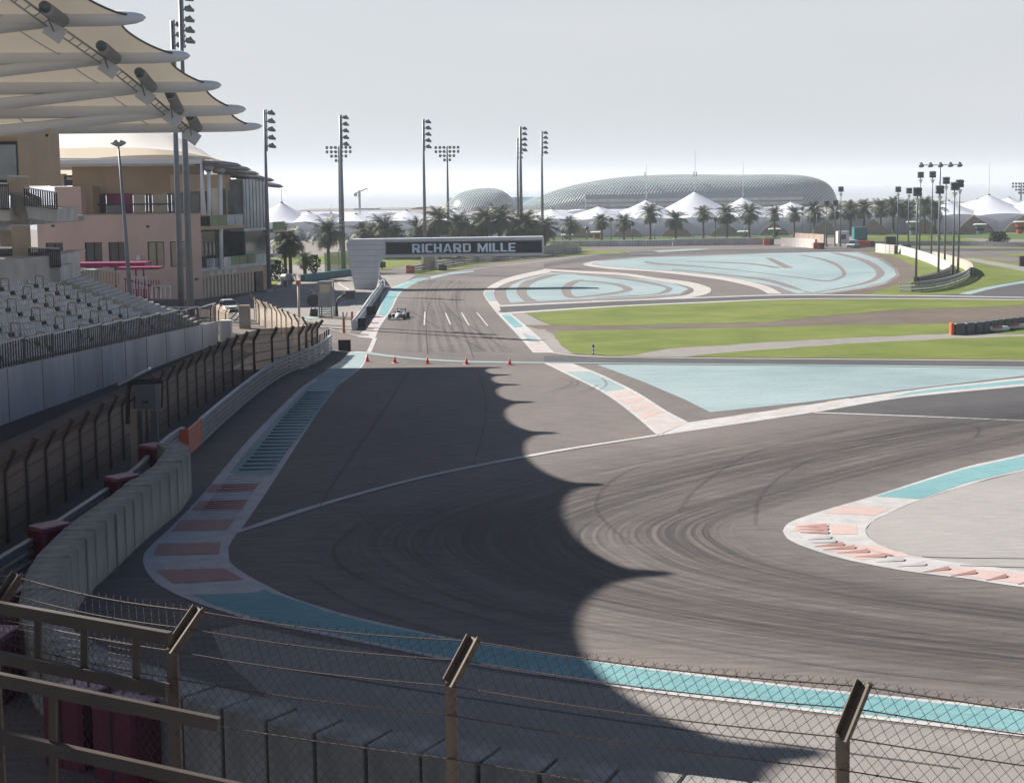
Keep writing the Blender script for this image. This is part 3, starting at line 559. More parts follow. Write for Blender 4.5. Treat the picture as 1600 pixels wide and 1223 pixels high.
# ================================================================ CANOPY OF THE GRANDSTAND
SV = Vector((1.06, -.8, -1))          # sunlight: sideways shift per metre of fall
def tip_from_shadow(px, py, h): g = G(px, py); return g - SV * h * 1.0 - Vector((0, 0, 0)) if False else Vector((g.x - SV.x * h, g.y - SV.y * h, h))
TIPS = [Vector(t) for t in ((-23.5, 150.8, 21.4), (-24.3, 146.6, 22.8), (-25.6, 141.7, 24.7), (-26.6, 133.2, 26.6), (-27.3, 120.4, 28.4))]
TIPS += [tip_from_shadow(945, 757, 30.2), tip_from_shadow(1052, 895, 31.6), tip_from_shadow(1290, 1175, 32.6), Vector((-26, 50, 33)), Vector((-23.5, 29, 33)), Vector((-20, 8, 33)), Vector((-16, -14, 33))]
canopy = thing('grandstand_canopy', 'huge pale membrane roof on tapered white steel tubes reaching in over the left grandstand', 'canopy', (-60, 100, 0))
OFF = -Vector((-60, 100, 0))
class MBo(MB):
    def __init__(s, off): super().__init__(); s.o = off
    def done(s): s.v = [(a + s.o.x, b + s.o.y, c + s.o.z) for a, b, c in s.v]; return s
BL = 52.0
def beam_pts(T, i):
    far = i >= 8
    d = Vector((-1, 0, 0)) if i < 8 else Vector((-1, .12 * (i - 7), 0)).normalized()
    return d
for i, T in enumerate(TIPS):
    d = beam_pts(T, i); mb = MBo(OFF)
    r = .52 if i == 0 else .62
    pts = [T, T + d * .25, T + d * .8, T + d * 1.8, T + d * 3.2, T + d * 8, T + d * 20, T + d * BL]
    mb.tube(pts, [.04, r * .42, r * .72, r * .92, r, r * 1.02, r * 1.02, r], 14)
    mb.done().build('roof_beam', 'tube', canopy, True)
    if i:
        mb = MBo(OFF); a = T + d * 6.5; mb.tube([a + Vector((0, 0, -.15)), a + d * 12 + Vector((0, -.3, -1.35)), a + d * 44 + Vector((0, -1.2, -4.0))], [.45, .52, .5], 12); mb.done().build('lower_strut', 'tube', canopy, True)
for i in range(len(TIPS) - 1):
    A, B = TIPS[i], TIPS[i + 1]; w = (A - B).length; dep = .40 * w ** .68 + (1.9 if i == 6 else 0); rows = []
    dA, dB = beam_pts(A, i), beam_pts(B, i + 1)
    NU, NV = 22, 16
    for j in range(NV + 1):
        v = j / NV; q = abs(2 * v - 1); ret = .9 + dep * max(0, 1 - q ** 2.0) ** .62; row = []
        for k in range(NU + 1):
            u = k / NU; s = ret + (BL - ret) * u
            p = (A + dA * s).lerp(B + dB * s, v); z = .35 + (1 - q ** 2) * (1.6 * (1 - u) ** 2 * 0 + min(w * .10, 2.2) * min(1, .25 + u * 2.0)) - .25 * (1 - u)
            row.append((p.x - OFF.x * 0, p.y, p.z + z))
        rows.append(row)
    mb = MBo(OFF); mb.grid(rows); mb.done().build('membrane', 'fabric', canopy, True)
    ed = MBo(OFF); ed.tube([r[0] for r in rows], .09, 6); ed.done().build('edge_cable', 'darkmetal', canopy, True)
    for t in (.22, .42, .66):     # seams/ battens under the membrane
        k = int(NU * t); sm = MBo(OFF); sm.tube([(r[k][0], r[k][1], r[k][2] - .12) for r in rows], .07, 5); sm.done().build('cross_cable', 'tube', canopy, True)
# rear columns carrying the roof
for i in (0, 2, 4, 6, 8, 10):
    T = TIPS[i]; mb = MBo(OFF); mb.tube([(T.x - 34, T.y, 0), (T.x - 33, T.y, T.z)], [.8, .6], 12); mb.done().build('column', 'tube', canopy, True)
# maintenance bar between beams with the floodlight housings
for i in range(6):
    A, B = TIPS[i] + Vector((-6.6, 0, -.5)), TIPS[i + 1] + Vector((-6.6, 0, -.5)); mb = MBo(OFF)
    mb.tube([A, B], .09, 6); mb.tube([A + Vector((-.5, 0, -.35)), B + Vector((-.5, 0, -.35))], .07, 6)
    n = 7
    for k in range(n + 1): p = A.lerp(B, k / n); mb.tube([p, p + Vector((-.5, 0, -.35))], .045, 5)
    mb.done().build('walkway_truss', 'metal', canopy)
HOMES = ['nearest, cut by the top edge of the photo', 'second nearest', 'third nearest', 'fourth nearest', 'farthest']
for i, h in zip((4, 3, 2, 1, 0), HOMES):
    T = TIPS[i]; N = TIPS[i + 1]; base = T + Vector((-6.4, 0, -.2)); dr = (N - T); dr.x = 0; dr.normalize()
    f = thing('canopy_floodlight', 'louvred floodlight under the canopy, ' + h, 'floodlight', base, 0, 'louvred floodlights under the canopy')
    L = min(4.6, (N - T).length * .72); a = Vector((.2, -.0, .0)) + dr * .4; b = a + dr * L
    mb = MB(); mb.tube([a - dr * .35, a - dr * .1, a, b, b + dr * .2], [.15, .34, .42, .42, .25], 12); mb.build('housing', 'lamp', f, True)
    lv = MB(); n = 7
    for k in range(n):
        p = a.lerp(b, (k + .5) / n) + Vector((.12, 0, -.12)); lv.tube([p - dr * .03, p + dr * .03], .50, 14)
    lv.build('louvres', 'rail', f)
    q = a.lerp(b, .2) + Vector((-.35, 0, -1.05)); pn = MB(); pn.box(q, (1.5, .14, 1.15), 0, Matrix.Rotation(.62, 3, 'Y')); pn.build('reflector_panel', 'gwhite', f)
    ar = MB(); ar.bar(a + Vector((0, 0, -.3)), q, .12, .12); ar.bar(b + Vector((0, 0, -.2)), q + dr * .2, .1, .1); ar.tube([a + Vector((0, 0, .1)), a + Vector((0, 0, .75))], .1, 6); ar.build('bracket', 'metal', f)
sp = thing('hanging_loudspeaker', 'small tan box loudspeaker hanging below the farthest canopy beam', 'loudspeaker', V(74, 200, 146))
mb = MB(); mb.bevbox((0, 0, -.65), (.5, .5, 1.0), .3, .05); mb.build('box', 'beige', sp); mb = MB(); mb.tube([(0, 0, .4), (0, 0, -.2)], .05, 6); mb.build('hanger', 'darkmetal', sp)
mb = MB(); mb.tube([(0, -.27, -.7), (0, -.31, -.7)], .14, 10); mb.build('driver', 'black', sp)
# ================================================================ GRANDSTAND
YS = [40, 60, 80, 104, 122, 140, 157.6]; XS = [-37.5, -36.5, -35.3, -34, -32.2, -31, -29.6]
def interp(xs, ys, x):
    if x <= xs[0]: return ys[0]
    for a, b, c, d in zip(xs, xs[1:], ys, ys[1:]):
        if x <= b: return c + (d - c) * (x - a) / (b - a)
    return ys[-1]
FX = lambda y: interp(YS, XS, y)
FZ = lambda y: interp([40, 104, 122, 157.6], [3.9, 3.75, 3.3, 2.25], y)
gs = thing('grandstand', 'concrete grandstand with stepped grey seating rows and a long grey front wall at the left', 'grandstand', (-45, 110, 0))
GO = Vector((45, -110, 0))
def gb(mb, name, m, par=gs, smooth=False):
    mb.v = [(a + GO.x, b + GO.y, c) for a, b, c in mb.v]; return mb.build(name, m, par, smooth)
ys = [40 + (157.6 - 40) * k / 40 for k in range(41)]
mb = MB()
mb.grid([[(FX(y), y, 0) for y in ys], [(FX(y), y, FZ(y)) for y in ys], [(FX(y) - .35, y, FZ(y)) for y in ys], [(FX(y) - .35, y, FZ(y) - .9) for y in ys]])
mb.add([(FX(157.6), 157.6, 0), (FX(157.6), 157.6, FZ(157.6)), (FX(157.6) - .35, 157.6, FZ(157.6)), (FX(157.6) - 5, 157.6, 1.8), (FX(157.6) - 5, 157.6, 0)], [(0, 1, 2, 3, 4)])
gb(mb, 'front_wall', 'concrete')
for k in range(0, 40, 2):     # shallow joint strips on the wall
    y = ys[k]; mb = MB(); mb.box((FX(y) + .02, y, FZ(y) / 2), (.05, .08, FZ(y) - .1)); gb(mb, 'wall_joint', 'concrete_d')
NR = 14; RD, RH = .95, .36
def zrow(y, r): return FZ(y) - 1.0 + RH * (r + 1)
mb = MB()
prof = []
for r in range(NR):
    prof += [(.35 + RD * r, r), (.35 + RD * (r + 1), r)]
mb.grid([[(FX(y) - d, y, zrow(y, r)) for y in ys] for d, r in prof] + [[(FX(y) - prof[-1][0], y, 9.4) for y in ys], [(FX(y) - prof[-1][0] - 6, y, 9.4) for y in ys]])
mb.add([(FX(157.6) - d, 157.6, zrow(157.6, r)) for d, r in prof] + [(FX(157.6) - prof[-1][0], 157.6, 0), (FX(157.6) - .35, 157.6, 0)], [tuple(range(len(prof) + 2))])
gb(mb, 'terrace', 'step')
blocks = [(42, 50), (51.2, 60), (61.2, 70), (71.2, 80), (81.2, 90), (91.2, 99), (100.2, 108), (109.2, 117), (118.2, 126), (127.2, 134.5), (135.7, 142.5), (143.7, 149.5)]
def seat_block(y0, y1, r):
    """a run of moulded seats bolted to one step: backs, pans and gaps between the shells"""
    mb = MB(); n = max(2, int((y1 - y0) / .52)); st = (y1 - y0) / n
    for k in range(n):
        a, b = y0 + k * st + .014, y0 + (k + 1) * st - .014; ym = (a + b) / 2; z = zrow(ym, r); x = FX(ym) - .35 - RD * r
        xf = x - .42; xb = x - .84
        mb.add([(xf, a, z + .40), (xf, b, z + .40), (xb + .06, b, z + .37), (xb + .06, a, z + .37), (xb - .04, b, z + .74), (xb - .04, a, z + .74), (xf, a, z + .30), (xf, b, z + .30), (xb - .08, b, z + .28), (xb - .08, a, z + .28), (xb - .10, b, z + .73), (xb - .10, a, z + .73)],
               [(0, 1, 2, 3), (3, 2, 4, 5), (6, 7, 1, 0), (5, 4, 10, 11), (11, 10, 8, 9), (9, 8, 7, 6), (0, 3, 9, 6), (1, 7, 8, 2), (3, 5, 11, 9), (2, 8, 10, 4)])
    return mb
for bi, (y0, y1) in enumerate(blocks):
    if bi < 5: continue
    for r in range(1, NR - 1 if bi < 10 else NR):
        gb(seat_block(y0, y1, r), 'seat_row', 'seat')
# handrail hoops on the aisles
for bi in range(5, 11):
    ya = (blocks[bi][1] + blocks[bi + 1][0]) / 2
    for r in (2, 4, 6, 8, 10, 12):
        x = FX(ya) - .35 - RD * r - .2; z = zrow(ya, r); mb = MB()
        mb.tube([(x, ya, z), (x, ya, z + 1.35), (x - .08, ya, z + 1.45), (x - .62, ya, z + 1.5), (x - .70, ya, z + 1.42), (x - .70, ya, z)], .055, 6)
        gb(mb, 'handrail', 'hoop', gs, True)
# end stair in the sun
mb = MB()
for k in range(22):
    z = 7.2 - k * .235; x = FX(155) - 13.6 + k * .6; mb.box((x, 153.6, z / 2), (.62, 7.0, z))
gb(mb, 'end_stair', 'step')
# front railing, in panels that step down
pan = [(60, 66), (66.2, 72), (72.2, 78), (78.2, 84), (84.2, 90), (90.2, 96), (96.2, 102), (102.2, 108), (108.2, 113), (113.2, 118), (118.2, 123), (123.2, 128), (128.2, 133), (133.2, 139), (139.2, 145), (145.2, 151), (151.2, 157.5)]
for a, b in pan:
    z0 = FZ(a); rt = MB(); x0, x1 = FX(a) - .18, FX(b) - .18; zt = (FZ(a) + FZ(b)) / 2 + 1.75
    bars = MB(); n = int((b - a) / .42)
    for k in range(n + 1):
        t = k / n; y = a + (b - a) * t; x = x0 + (x1 - x0) * t; wdt = .30 if k in (0, n) else .10
        bars.box((x, y, (FZ(y) + zt) / 2), (.06, wdt, zt - FZ(y)))
    bars.bar((x0, a, FZ(a) + .2), (x1, b, FZ(b) + .2), .05, .06)
    o = gb(bars, 'railing', 'bars'); rt.bar((x0, a, zt), (x1, b, zt), .14, .09)
    c = rt; c.v = [(p[0] + GO.x, p[1] + GO.y, p[2]) for p in c.v]; c.build('rail_cap', 'railtop', o)
# end rail + lit end boxes
mb = MB()
for k in range(9): mb.box((FX(157) - .3 - .5 * k, 157.4, 2.9), (.05, .05, 1.5))
gb(mb, 'end_railing', 'hoop'); mb = MB(); mb.bar((FX(157) - .2, 157.4, 3.7), (FX(157) - 5, 157.4, 3.75), .12, .08); gb(mb, 'end_rail_cap', 'railtop')
mb = MB(); mb.box((FX(158) + .6, 158.4, 1.15), (1.2, 1.0, 2.3)); gb(mb, 'end_block', 'concrete')
# rear structure: decks with parapets and barred railings
def front_box(name, x0, y0, x1, y1, Y, depth, m, par=gs):
    a, b = V(x0, y0, Y), V(x1, y1, Y); zc = (a.z + b.z) / 2; mb = MB(); mb.box(((a.x + b.x) / 2, Y + depth / 2, zc), (abs(b.x - a.x), depth, abs(a.z - b.z))); return gb(mb, name, m, par)
front_box('parapet', -60, 416, 19, 434, 150, 5, 'concrete'); front_box('parapet', 45, 416, 95, 440, 149.6, 5, 'concrete')
front_box('stair_wall', 19, 400, 46, 436, 153, 3, 'concrete_d')
front_box('parapet', -60, 327, 16, 345, 144, 6, 'concrete')
mb = MB(); a = V(40, 322, 144); b = V(90, 326, 144); c = V(89, 347, 144); d = V(44, 341, 144)
mb.prism([(a.x, a.z), (b.x, b.z), (c.x, c.z), (d.x, d.z)], 144, 151); gb(mb, 'parapet', 'concrete')
mb = MB(); a = V(16, 300, 145); b = V(40, 310, 145); c = V(42, 341, 145); d = V(16, 330, 145); mb.prism([(a.x, a.z), (b.x, b.z), (c.x, c.z), (d.x, d.z)], 145, 150); gb(mb, 'stair_wall', 'concrete_d')
def barred(x0, y0, x1, y1, yb0, yb1, Y, n, cap=True, m='bars'):
    mb = MB()
    for k in range(n + 1):
        t = k / n; p = V(x0 + (x1 - x0) * t, y0 + (y1 - y0) * t, Y); q = V(x0 + (x1 - x0) * t, yb0 + (yb1 - yb0) * t, Y); mb.box((p.x, Y, (p.z + q.z) / 2), (.13, .08, p.z - q.z))
    o = gb(mb, 'railing', m)
    if cap:
        c = MB(); c.bar(V(x0, y0, Y), V(x1, y1, Y), .12, .12); gb(c, 'rail_cap', 'railtop', o)
barred(-60, 388, 18, 388, 417, 417, 149.8, 30); barred(45, 387, 93, 388, 417, 418, 149.4, 17)
barred(-60, 286, 12, 287, 327, 328, 143.8, 26); barred(38, 293, 88, 301, 322, 327, 143.8, 14)
barred(18, 352, 46, 352, 400, 400, 152.8, 12, True, 'beige'); barred(12, 275, 44, 276, 306, 306, 146, 12, True, 'beige')
barred(0, 360, 18, 360, 386, 386, 156, 10, False, 'beige')
front_box('rear_wall', -120, 202, 31, 290, 152, 14, 'tanwall'); front_box('screen_frame', -60, 222, 29, 284, 151.7, .3, 'bars'); front_box('screen_pane', -60, 227, 26, 281, 151.4, .3, 'glass_l')
front_box('rear_deck', -120, 344, 45, 352, 153, 20, 'concrete_d'); front_box('glazed_wall', -60, 343, 34, 362, 166, .4, 'glass_l'); front_box('deck', -120, 434, 100, 470, 158.2, 14, 'concrete_d')
front_box('door_kiosk', 93, 396, 112, 436, 160, 3, 'tanwall')
front_box('kiosk_roof', 91, 393, 117, 397, 159.5, 4, 'beige')
for k in range(16):
    mb = MB(); x = 116 + k * 4.6; p = V(x, 420 + k * .4, 160); q = V(x, 438 + k * .5, 160); mb.box((p.x, 160, (p.z + q.z) / 2), (.09, .09, p.z - q.z)); gb(mb, 'end_post', 'hoop')
mb = MB(); mb.bar(V(108, 420, 160), V(186, 425, 160), .1, .1); mb.bar(V(208, 433, 159), V(229, 433, 159), .1, .12); mb.bar(V(236, 447, 159), V(267, 447, 159), .1, .12)
for x in (209, 214, 219, 224, 229): mb.bar(V(x, 433, 159), V(x, 452, 159), .09, .09)
for x in (237, 244, 251, 258, 266): mb.bar(V(x, 447, 159), V(x, 466, 159), .09, .09)
gb(mb, 'stair_railing', 'railtop')
# magenta awning beyond the stand
aw = thing('magenta_awning', 'flat magenta awning and railing by the pink building, behind the top of the stairs', 'awning', (-50, 200, 0)); AO = Vector((50, -200, 0))
def ab(mb, n, m): mb.v = [(a + AO.x, b + AO.y, c) for a, b, c in mb.v]; return mb.build(n, m, aw)
mb = MB(); a, b = V(116, 411, 196), V(226, 417, 196); mb.box(((a.x + b.x) / 2, 198, (a.z + b.z) / 2), (b.x - a.x, 4, .5)); ab(mb, 'roof_slab', 'magenta')
mb = MB(); a, b = V(180, 419, 192), V(247, 421, 192); mb.box(((a.x + b.x) / 2, 194, (a.z + b.z) / 2), (b.x - a.x, 3, .3)); ab(mb, 'lower_slab', 'magenta')
for x in (122, 150, 180, 200, 212, 224): p = V(x, 416, 196.5); mb = MB(); mb.box((p.x, 196.5, p.z / 2), (.18, .18, p.z)); ab(mb, 'post', 'magenta')
mb = MB()
for k in range(14): p = V(196 + 4 * k, 440, 196.3); mb.box((p.x, 196.3, p.z - 1), (.1, .1, 2.4))
mb.bar(V(194, 436, 196.3), V(250, 450, 196.3), .15, .2); ab(mb, 'railing', 'magenta')
# ================================================================ HOSPITALITY BUILDING
P0 = G(317, 467); P1 = G(417, 453); dd = (P1 - P0); LB = dd.length; dd.normalize(); nn = Vector((dd.y, -dd.x, 0))
hb = thing('hospitality_building', 'pink and tan three storey building with glass side under a pale tented roof', 'building', (P0.x, P0.y, 0)); HO_ = -Vector((P0.x, P0.y, 0))
def hbld(mb, n, m, par=hb, smooth=False): mb.v = [(a + HO_.x, b + HO_.y, c) for a, b, c in mb.v]; return mb.build(n, m, par, smooth)
YB = P0.y
def hz_box(name, x0, y0, x1, y1, Y, depth, m, par=hb):
    a, b = V(x0, y0, Y), V(x1, y1, Y); mb = MB(); mb.box(((a.x + b.x) / 2, Y + depth / 2, (a.z + b.z) / 2), (abs(b.x - a.x), depth, abs(a.z - b.z))); return hbld(mb, name, m, par)
x_l = V(60, 400, YB).x; zt = ZT(200, 336, YB)
def fwall(x0, x1, z0, z1, name='front_wall', m='pink', Y=YB, dep=.5):
    mb = MB(); mb.box(((x0 + x1) / 2, Y + dep / 2, (z0 + z1) / 2), (x1 - x0, dep, z1 - z0)); return hbld(mb, name, m)
# front wall with window openings
wins = [(72, 99), (133, 160), (170, 198), (231, 257), (266, 291)]
zw1, zw0 = ZT(200, 378, YB), ZT(200, 418, YB)
mb = MB(); xs = [x_l]
for a, b in wins: xs += [V(a, 400, YB).x, V(b, 400, YB).x]
xs.append(P0.x)
for a, b in zip(xs[::2], xs[1::2]): mb.box(((a + b) / 2, YB + .25, (zw0 + zw1) / 2), (b - a, .5, zw1 - zw0))
mb.box(((x_l + P0.x) / 2, YB + .25, zw0 / 2), (P0.x - x_l, .5, zw0)); mb.box(((x_l + P0.x) / 2, YB + .25, (zw1 + zt) / 2), (P0.x - x_l, .5, zt - zw1))
hbld(mb, 'front_wall', 'pink')
for i, (a, b) in enumerate(wins):
    xa, xb = V(a, 400, YB).x, V(b, 400, YB).x; fr = MB(); z0, z1 = zw0, zw1
    for c, d in (((xa + .06, z0, z1), 'v'), ((xb - .06, z0, z1), 'v'), (((xa + xb) / 2, z0, z1), 'v')): fr.box((c[0], YB + .2, (z0 + z1) / 2), (.12, .2, z1 - z0))
    fr.box(((xa + xb) / 2, YB + .21, z0 + .06), (xb - xa, .2, .12)); fr.box(((xa + xb) / 2, YB + .21, z1 - .06), (xb - xa, .2, .12))
    f = hbld(fr, 'window', 'bars'); pn = MB(); pn.box(((xa + xb) / 2, YB + .35, (z0 + z1) / 2), (xb - xa, .06, z1 - z0)); hbld(pn, 'pane', 'glass_tan' if i > 2 else 'glass', f)
for x, y in ((83, 353), (231, 354), (307, 436)): p = V(x, y, YB); mb = MB(); mb.sphere((p.x, YB - .1, p.z), .28, 8, 5, (1, .6, .6)); hbld(mb, 'wall_lamp', 'bars')
p = V(217, 404, YB); mb = MB(); mb.sphere((p.x, YB - .3, p.z), .35); mb.box((p.x, YB - .1, p.z + .3), (.5, .3, .3)); hbld(mb, 'dome_camera', 'tube')
# terrace level
hz_box('stair_core', 85, 292, 128, 336, YB + .6, 6, 'pink'); hz_box('stair_core_side', 128, 292, 146, 336, YB + 3, 6, 'tanwall'); hz_box('upper_wall', 112, 257, 318, 304, YB + 7, 1, 'tanwall')
hz_box('parapet_rail', 78, 272, 102, 291, YB + 8, 1, 'beige'); hz_box('louvre', 100, 274, 136, 290, YB + 7.5, .5, 'bars'); hz_box('frame', 104, 277, 133, 281, YB + 7.2, .3, 'concrete')
hz_box('terrace_floor', 60, 336, 317, 339, YB + .51, 12, 'beige')
for (a, b, m) in ((146, 166, 'bars'), (166, 208, 'magenta'), (208, 227, 'glass_tan'), (227, 232, 'bars'), (232, 238, 'magenta'), (238, 262, 'glass_tan'), (262, 268, 'bars'), (268, 312, 'glass')):
    hz_box('terrace_window', a, 303, b, 336, YB + 6.8, .2, m)
hz_box('counter', 166, 320, 196, 336, YB + 6, .6, 'glass'); hz_box('terrace_rail', 146, 319, 268, 320, YB + 5.5, .1, 'bars')
# side face along the pit exit
def side(s0, s1, z0, z1, out, dep, name, m, par=hb):
    c = P0 + dd * (s0 + s1) / 2 + nn * (out - dep / 2); mb = MB(); mb.box((c.x, c.y, (z0 + z1) / 2), (s1 - s0, dep, z1 - z0), math.atan2(dd.y, dd.x)); return hbld(mb, name, m, par)
side(0, LB, 0, 4.0, -.6, .5, 'ground_floor_wall', 'tanwall')
side(0, LB + 1.2, 3.9, 4.4, .8, 3, 'balcony_slab', 'concrete'); side(0, LB, 3.0, 3.88, -.1, .5, 'garage_lintel', 'beige')
for k in range(15):
    s = 1.0 + k * (LB - 4) / 15; side(s, s + .55, 0, 3.0, -.3, .28, 'garage_slat', 'beige')
side(LB - 3, LB - 1.6, 0, 2.9, -.2, .39, 'door', 'black'); side(LB - .8, LB + .4, 0, 16, -.1, 3, 'corner_pier', 'tanwall')
for k in range(4): side(2 + k * 2.2, 3.4 + k * 2.2, 3.2, 3.8, .0, .09, 'sign_plate', 'gwhite')
side(0, LB * .15, 4.4, 10.2, -1.6, .5, 'inner_wall', 'beige')
side(LB * .15, LB * .62, 4.4, 9.4, -1.8, .3, 'glazed_wall', 'glass')
side(0, LB * .5, 9.8, 10.3, 1.6, 6, 'upper_balcony', 'tanwall')
for k in range(5): side(.3 + k * 1.1, .5 + k * 1.1, 4.4, 8.0, .4, .2, 'screen_post', 'bars')
for k in range(8): o = side(k * LB / 8 + .05, (k + 1) * LB / 8 - .05, 4.4, 5.7, .78, .04, 'balcony_pane', 'green_reflection_pane' if 3 <= k < 6 else 'glass_l')
for k in range(4): side(k * LB / 8 + .05, (k + 1) * LB / 8 - .05, 10.3, 11.8, 1.55, .04, 'balcony_pane', 'glass_l' if k > 1 else 'green_reflection_pane')
side(LB * .30, LB * .55, 10.3, 15.6, -1.4, .3, 'glazed_wall', 'glass_tan')
side(0, LB * .62, 15.2, 17.6, -1.6, 3, 'upper_fascia', 'tanwall')
side(LB * .44, LB * .50, 10.3, 15.4, -1.2, .19, 'mullion', 'bars')
side(LB * .60, LB * .98, 9.6, 16.9, .5, 8, 'glass_tower', 'glass_l'); side(LB * .60, LB * .98, 4.42, 9.2, .45, 8, 'glass_tower_base', 'glass'); side(LB * .60, LB * .98, 9.2, 9.6, .6, 8, 'tower_band', 'concrete')
for k in range(7): side(LB * (.60 + .38 * k / 7), LB * (.60 + .38 * k / 7) + .1, 9.6, 16.9, .55, .3, 'tower_mullion', 'pole')
body = MB(); c = (x_l + P0.x) / 2; body.box((c, YB + 20, 6), (P0.x - x_l - 3, 26, 12)); hbld(body, 'rear_block', 'tanwall')
side(LB, LB + 4, 8.8, 9.2, 1.4, 4, 'far_balcony', 'tanwall'); side(LB, LB + 4, 9.2, 10.4, 1.35, .05, 'balcony_pane', 'green_reflection_pane'); side(LB, LB + 3, 5.0, 5.4, 1.2, 3, 'far_balcony', 'concrete')
for s in (.3, LB * .35): pass
def col(px, yt, yb, Y, r, name='roof_column', m='tube'):
    p, q = V(px, yt, Y), V(px + (yb - yt) * .012, yb, Y); mb = MB(); mb.tube([q, p], r, 10); hbld(mb, name, m, hb, True); h = MB(); h.tube([p + Vector((0, 0, -.1)), p + Vector((0, 0, .5)), p + Vector((0, 0, .9))], [.3, .85, .5], 10); hbld(h, 'column_head', 'metal', hb, True)
col(326, 268, 337, YB - 1, .27); col(344, 272, 420, YB + 3, .30); col(409, 302, 352, YB + 22, .28)
# tented roof
mb = MB(); mb.tube([V(28, 252, YB - 1.5), V(314, 252, YB - 1.5), V(318, 336, YB - 1.5)], .42, 12); hbld(mb, 'roof_frame', 'tube', hb, True)
for dy in (4, 9): mb = MB(); mb.tube([V(60, 254 + dy, YB + dy), V(318, 252 + dy * 1.1, YB + dy)], .3, 10); hbld(mb, 'roof_tube', 'tube', hb, True)
def RT(px, py, Y): return V(px, py, Y)
prf = [(-40, 243), (33, 236), (80, 232.5), (150, 230.5), (220, 231), (280, 236), (330, 246), (372, 259)]
frontE = [RT(x, y, YB - 2 + max(0, (x - 300)) * .1) for x, y in prf]
ridge = [RT(x, y, YB + 22) for x, y in [(-60, 240), (33, 232), (70, 214), (150, 196), (200, 190), (262, 206), (318, 236), (352, 262)]]
P = []
for j in range(11):
    t = j / 10; row = []
    for a, b in zip(resamp(frontE, 30), resamp(ridge, 30)):
        p = a.lerp(b, t); p.z = a.z + (b.z - a.z) * (t ** 1.6); row.append(p)
    P.append(row)
for j in range(1, 8):
    t = j / 7; P.append([Vector((b.x, b.y + 26 * t, b.z - 5.5 * t ** .6)) for b in resamp(ridge, 30)])
mb = MB(); mb.grid(P); hbld(mb, 'tent_roof', 'roofskin', hb, True)
mb = MB(); und = [[Vector((q.x, YB - 1.5 + k * 3.2, 19.45 + .25 * k * math.sin(PI * min(1, max(0, (q.x + 75) / 40))) - .05 * k)) for q in [V(-40 + 370 * i / 24, 252, YB - 1.5) for i in range(25)]] for k in range(8)]
mb.grid(und); hbld(mb, 'ceiling_membrane', 'fabric', hb, True)
tipsR = [((377, 259), 0, (318, 250)), ((392, 265), 3, (330, 256)), ((405, 272), 7, (345, 262)), ((416, 279), 12, (358, 268)), ((429, 282), 17, (372, 274)), ((443, 292), 22, (392, 282))]
for i, ((x, y), dy, (bx, by)) in enumerate(tipsR):
    T = V(x, y, YB + dy); B = V(bx - 25, by - 1, YB + dy + .5); mb = MB(); mb.tube([T, T.lerp(B, .08), T.lerp(B, .3), B], [.05, .28, .36, .34], 8); hbld(mb, 'roof_fin', 'metal', hb, True)
    if i < 5:
        (x2, y2), dy2, (b2, c2) = tipsR[i + 1]; T2 = V(x2, y2, YB + dy2); B2 = V(b2 - 25, c2 - 1, YB + dy2 + .5); g = []
        for k in range(7):
            v = k / 6; q = 1 - abs(2 * v - 1) ** 2; g.append([(T.lerp(B, .05 + .22 * q + (.95 - .22 * q) * u / 6)).lerp(T2.lerp(B2, .05 + .22 * q + (.95 - .22 * q) * u / 6), v) + Vector((0, 0, .35)) for u in range(7)])
        mb = MB(); mb.grid(g); hbld(mb, 'roof_wing', 'tent', hb, True)
# ================================================================ BILLBOARD GANTRY
YG = 240.0
gt = thing('billboard_gantry', 'grey panelled cantilever gantry over the track carrying a black board lettered RICHARD MILLE', 'gantry', (V(565, 450, YG).x, YG, 0)); gx = gt.location.x
def xz(x, y): p = V(x, y, YG); return (p.x - gx, p.z)
out = [(554, 452), (548, 420), (542, 388), (541, 381), (544, 376), (549, 374), (600, 373.2), (849, 369.5), (850, 372), (850, 397), (848, 399), (660, 401.5), (606, 402), (597, 405), (592, 412), (590, 436), (586, 452)]
loc = [xz(*p) for p in out]; loc[0] = (loc[0][0], 0); loc[-1] = (loc[-1][0], 0)
mb = MB(); mb.prism(loc, 0, 2.6); mb.build('frame', 'gwhite', gt)
ln = MB()
for y in (383, 391, 400, 409, 418, 427, 436, 445):
    xl = 543 + (y - 383) * .165; xr = 600 if y < 400 else (592 if y < 415 else 590.5 - (y - 415) * .08)
    a, b = xz(xl, y), xz(xr, y); ln.box(((a[0] + b[0]) / 2, -.012, a[1]), (b[0] - a[0], .02, .05))
ln.build('panel_joints', 'concrete_d', gt)
a, b = xz(603, 378.5), xz(846.5, 376); c_, d_ = xz(603, 397.5), xz(846.5, 394.5); zc = (a[1] + b[1] + c_[1] + d_[1]) / 4; hh = (a[1] - c_[1])
mb = MB(); mb.box(((a[0] + b[0]) / 2, -.06, zc), (b[0] - a[0], .12, hh)); brd = mb.build('sign_board', 'board', gt)
mb = MB(); 
for zz in (zc + hh / 2 + .09, zc - hh / 2 - .09): mb.box(((a[0] + b[0]) / 2, -.08, zz), (b[0] - a[0] + .36, .16, .17))
for xx in (a[0] - .09, b[0] + .09): mb.box((xx, -.075, zc), (.17, .15, hh))
mb.build('board_frame', 'rail', gt)
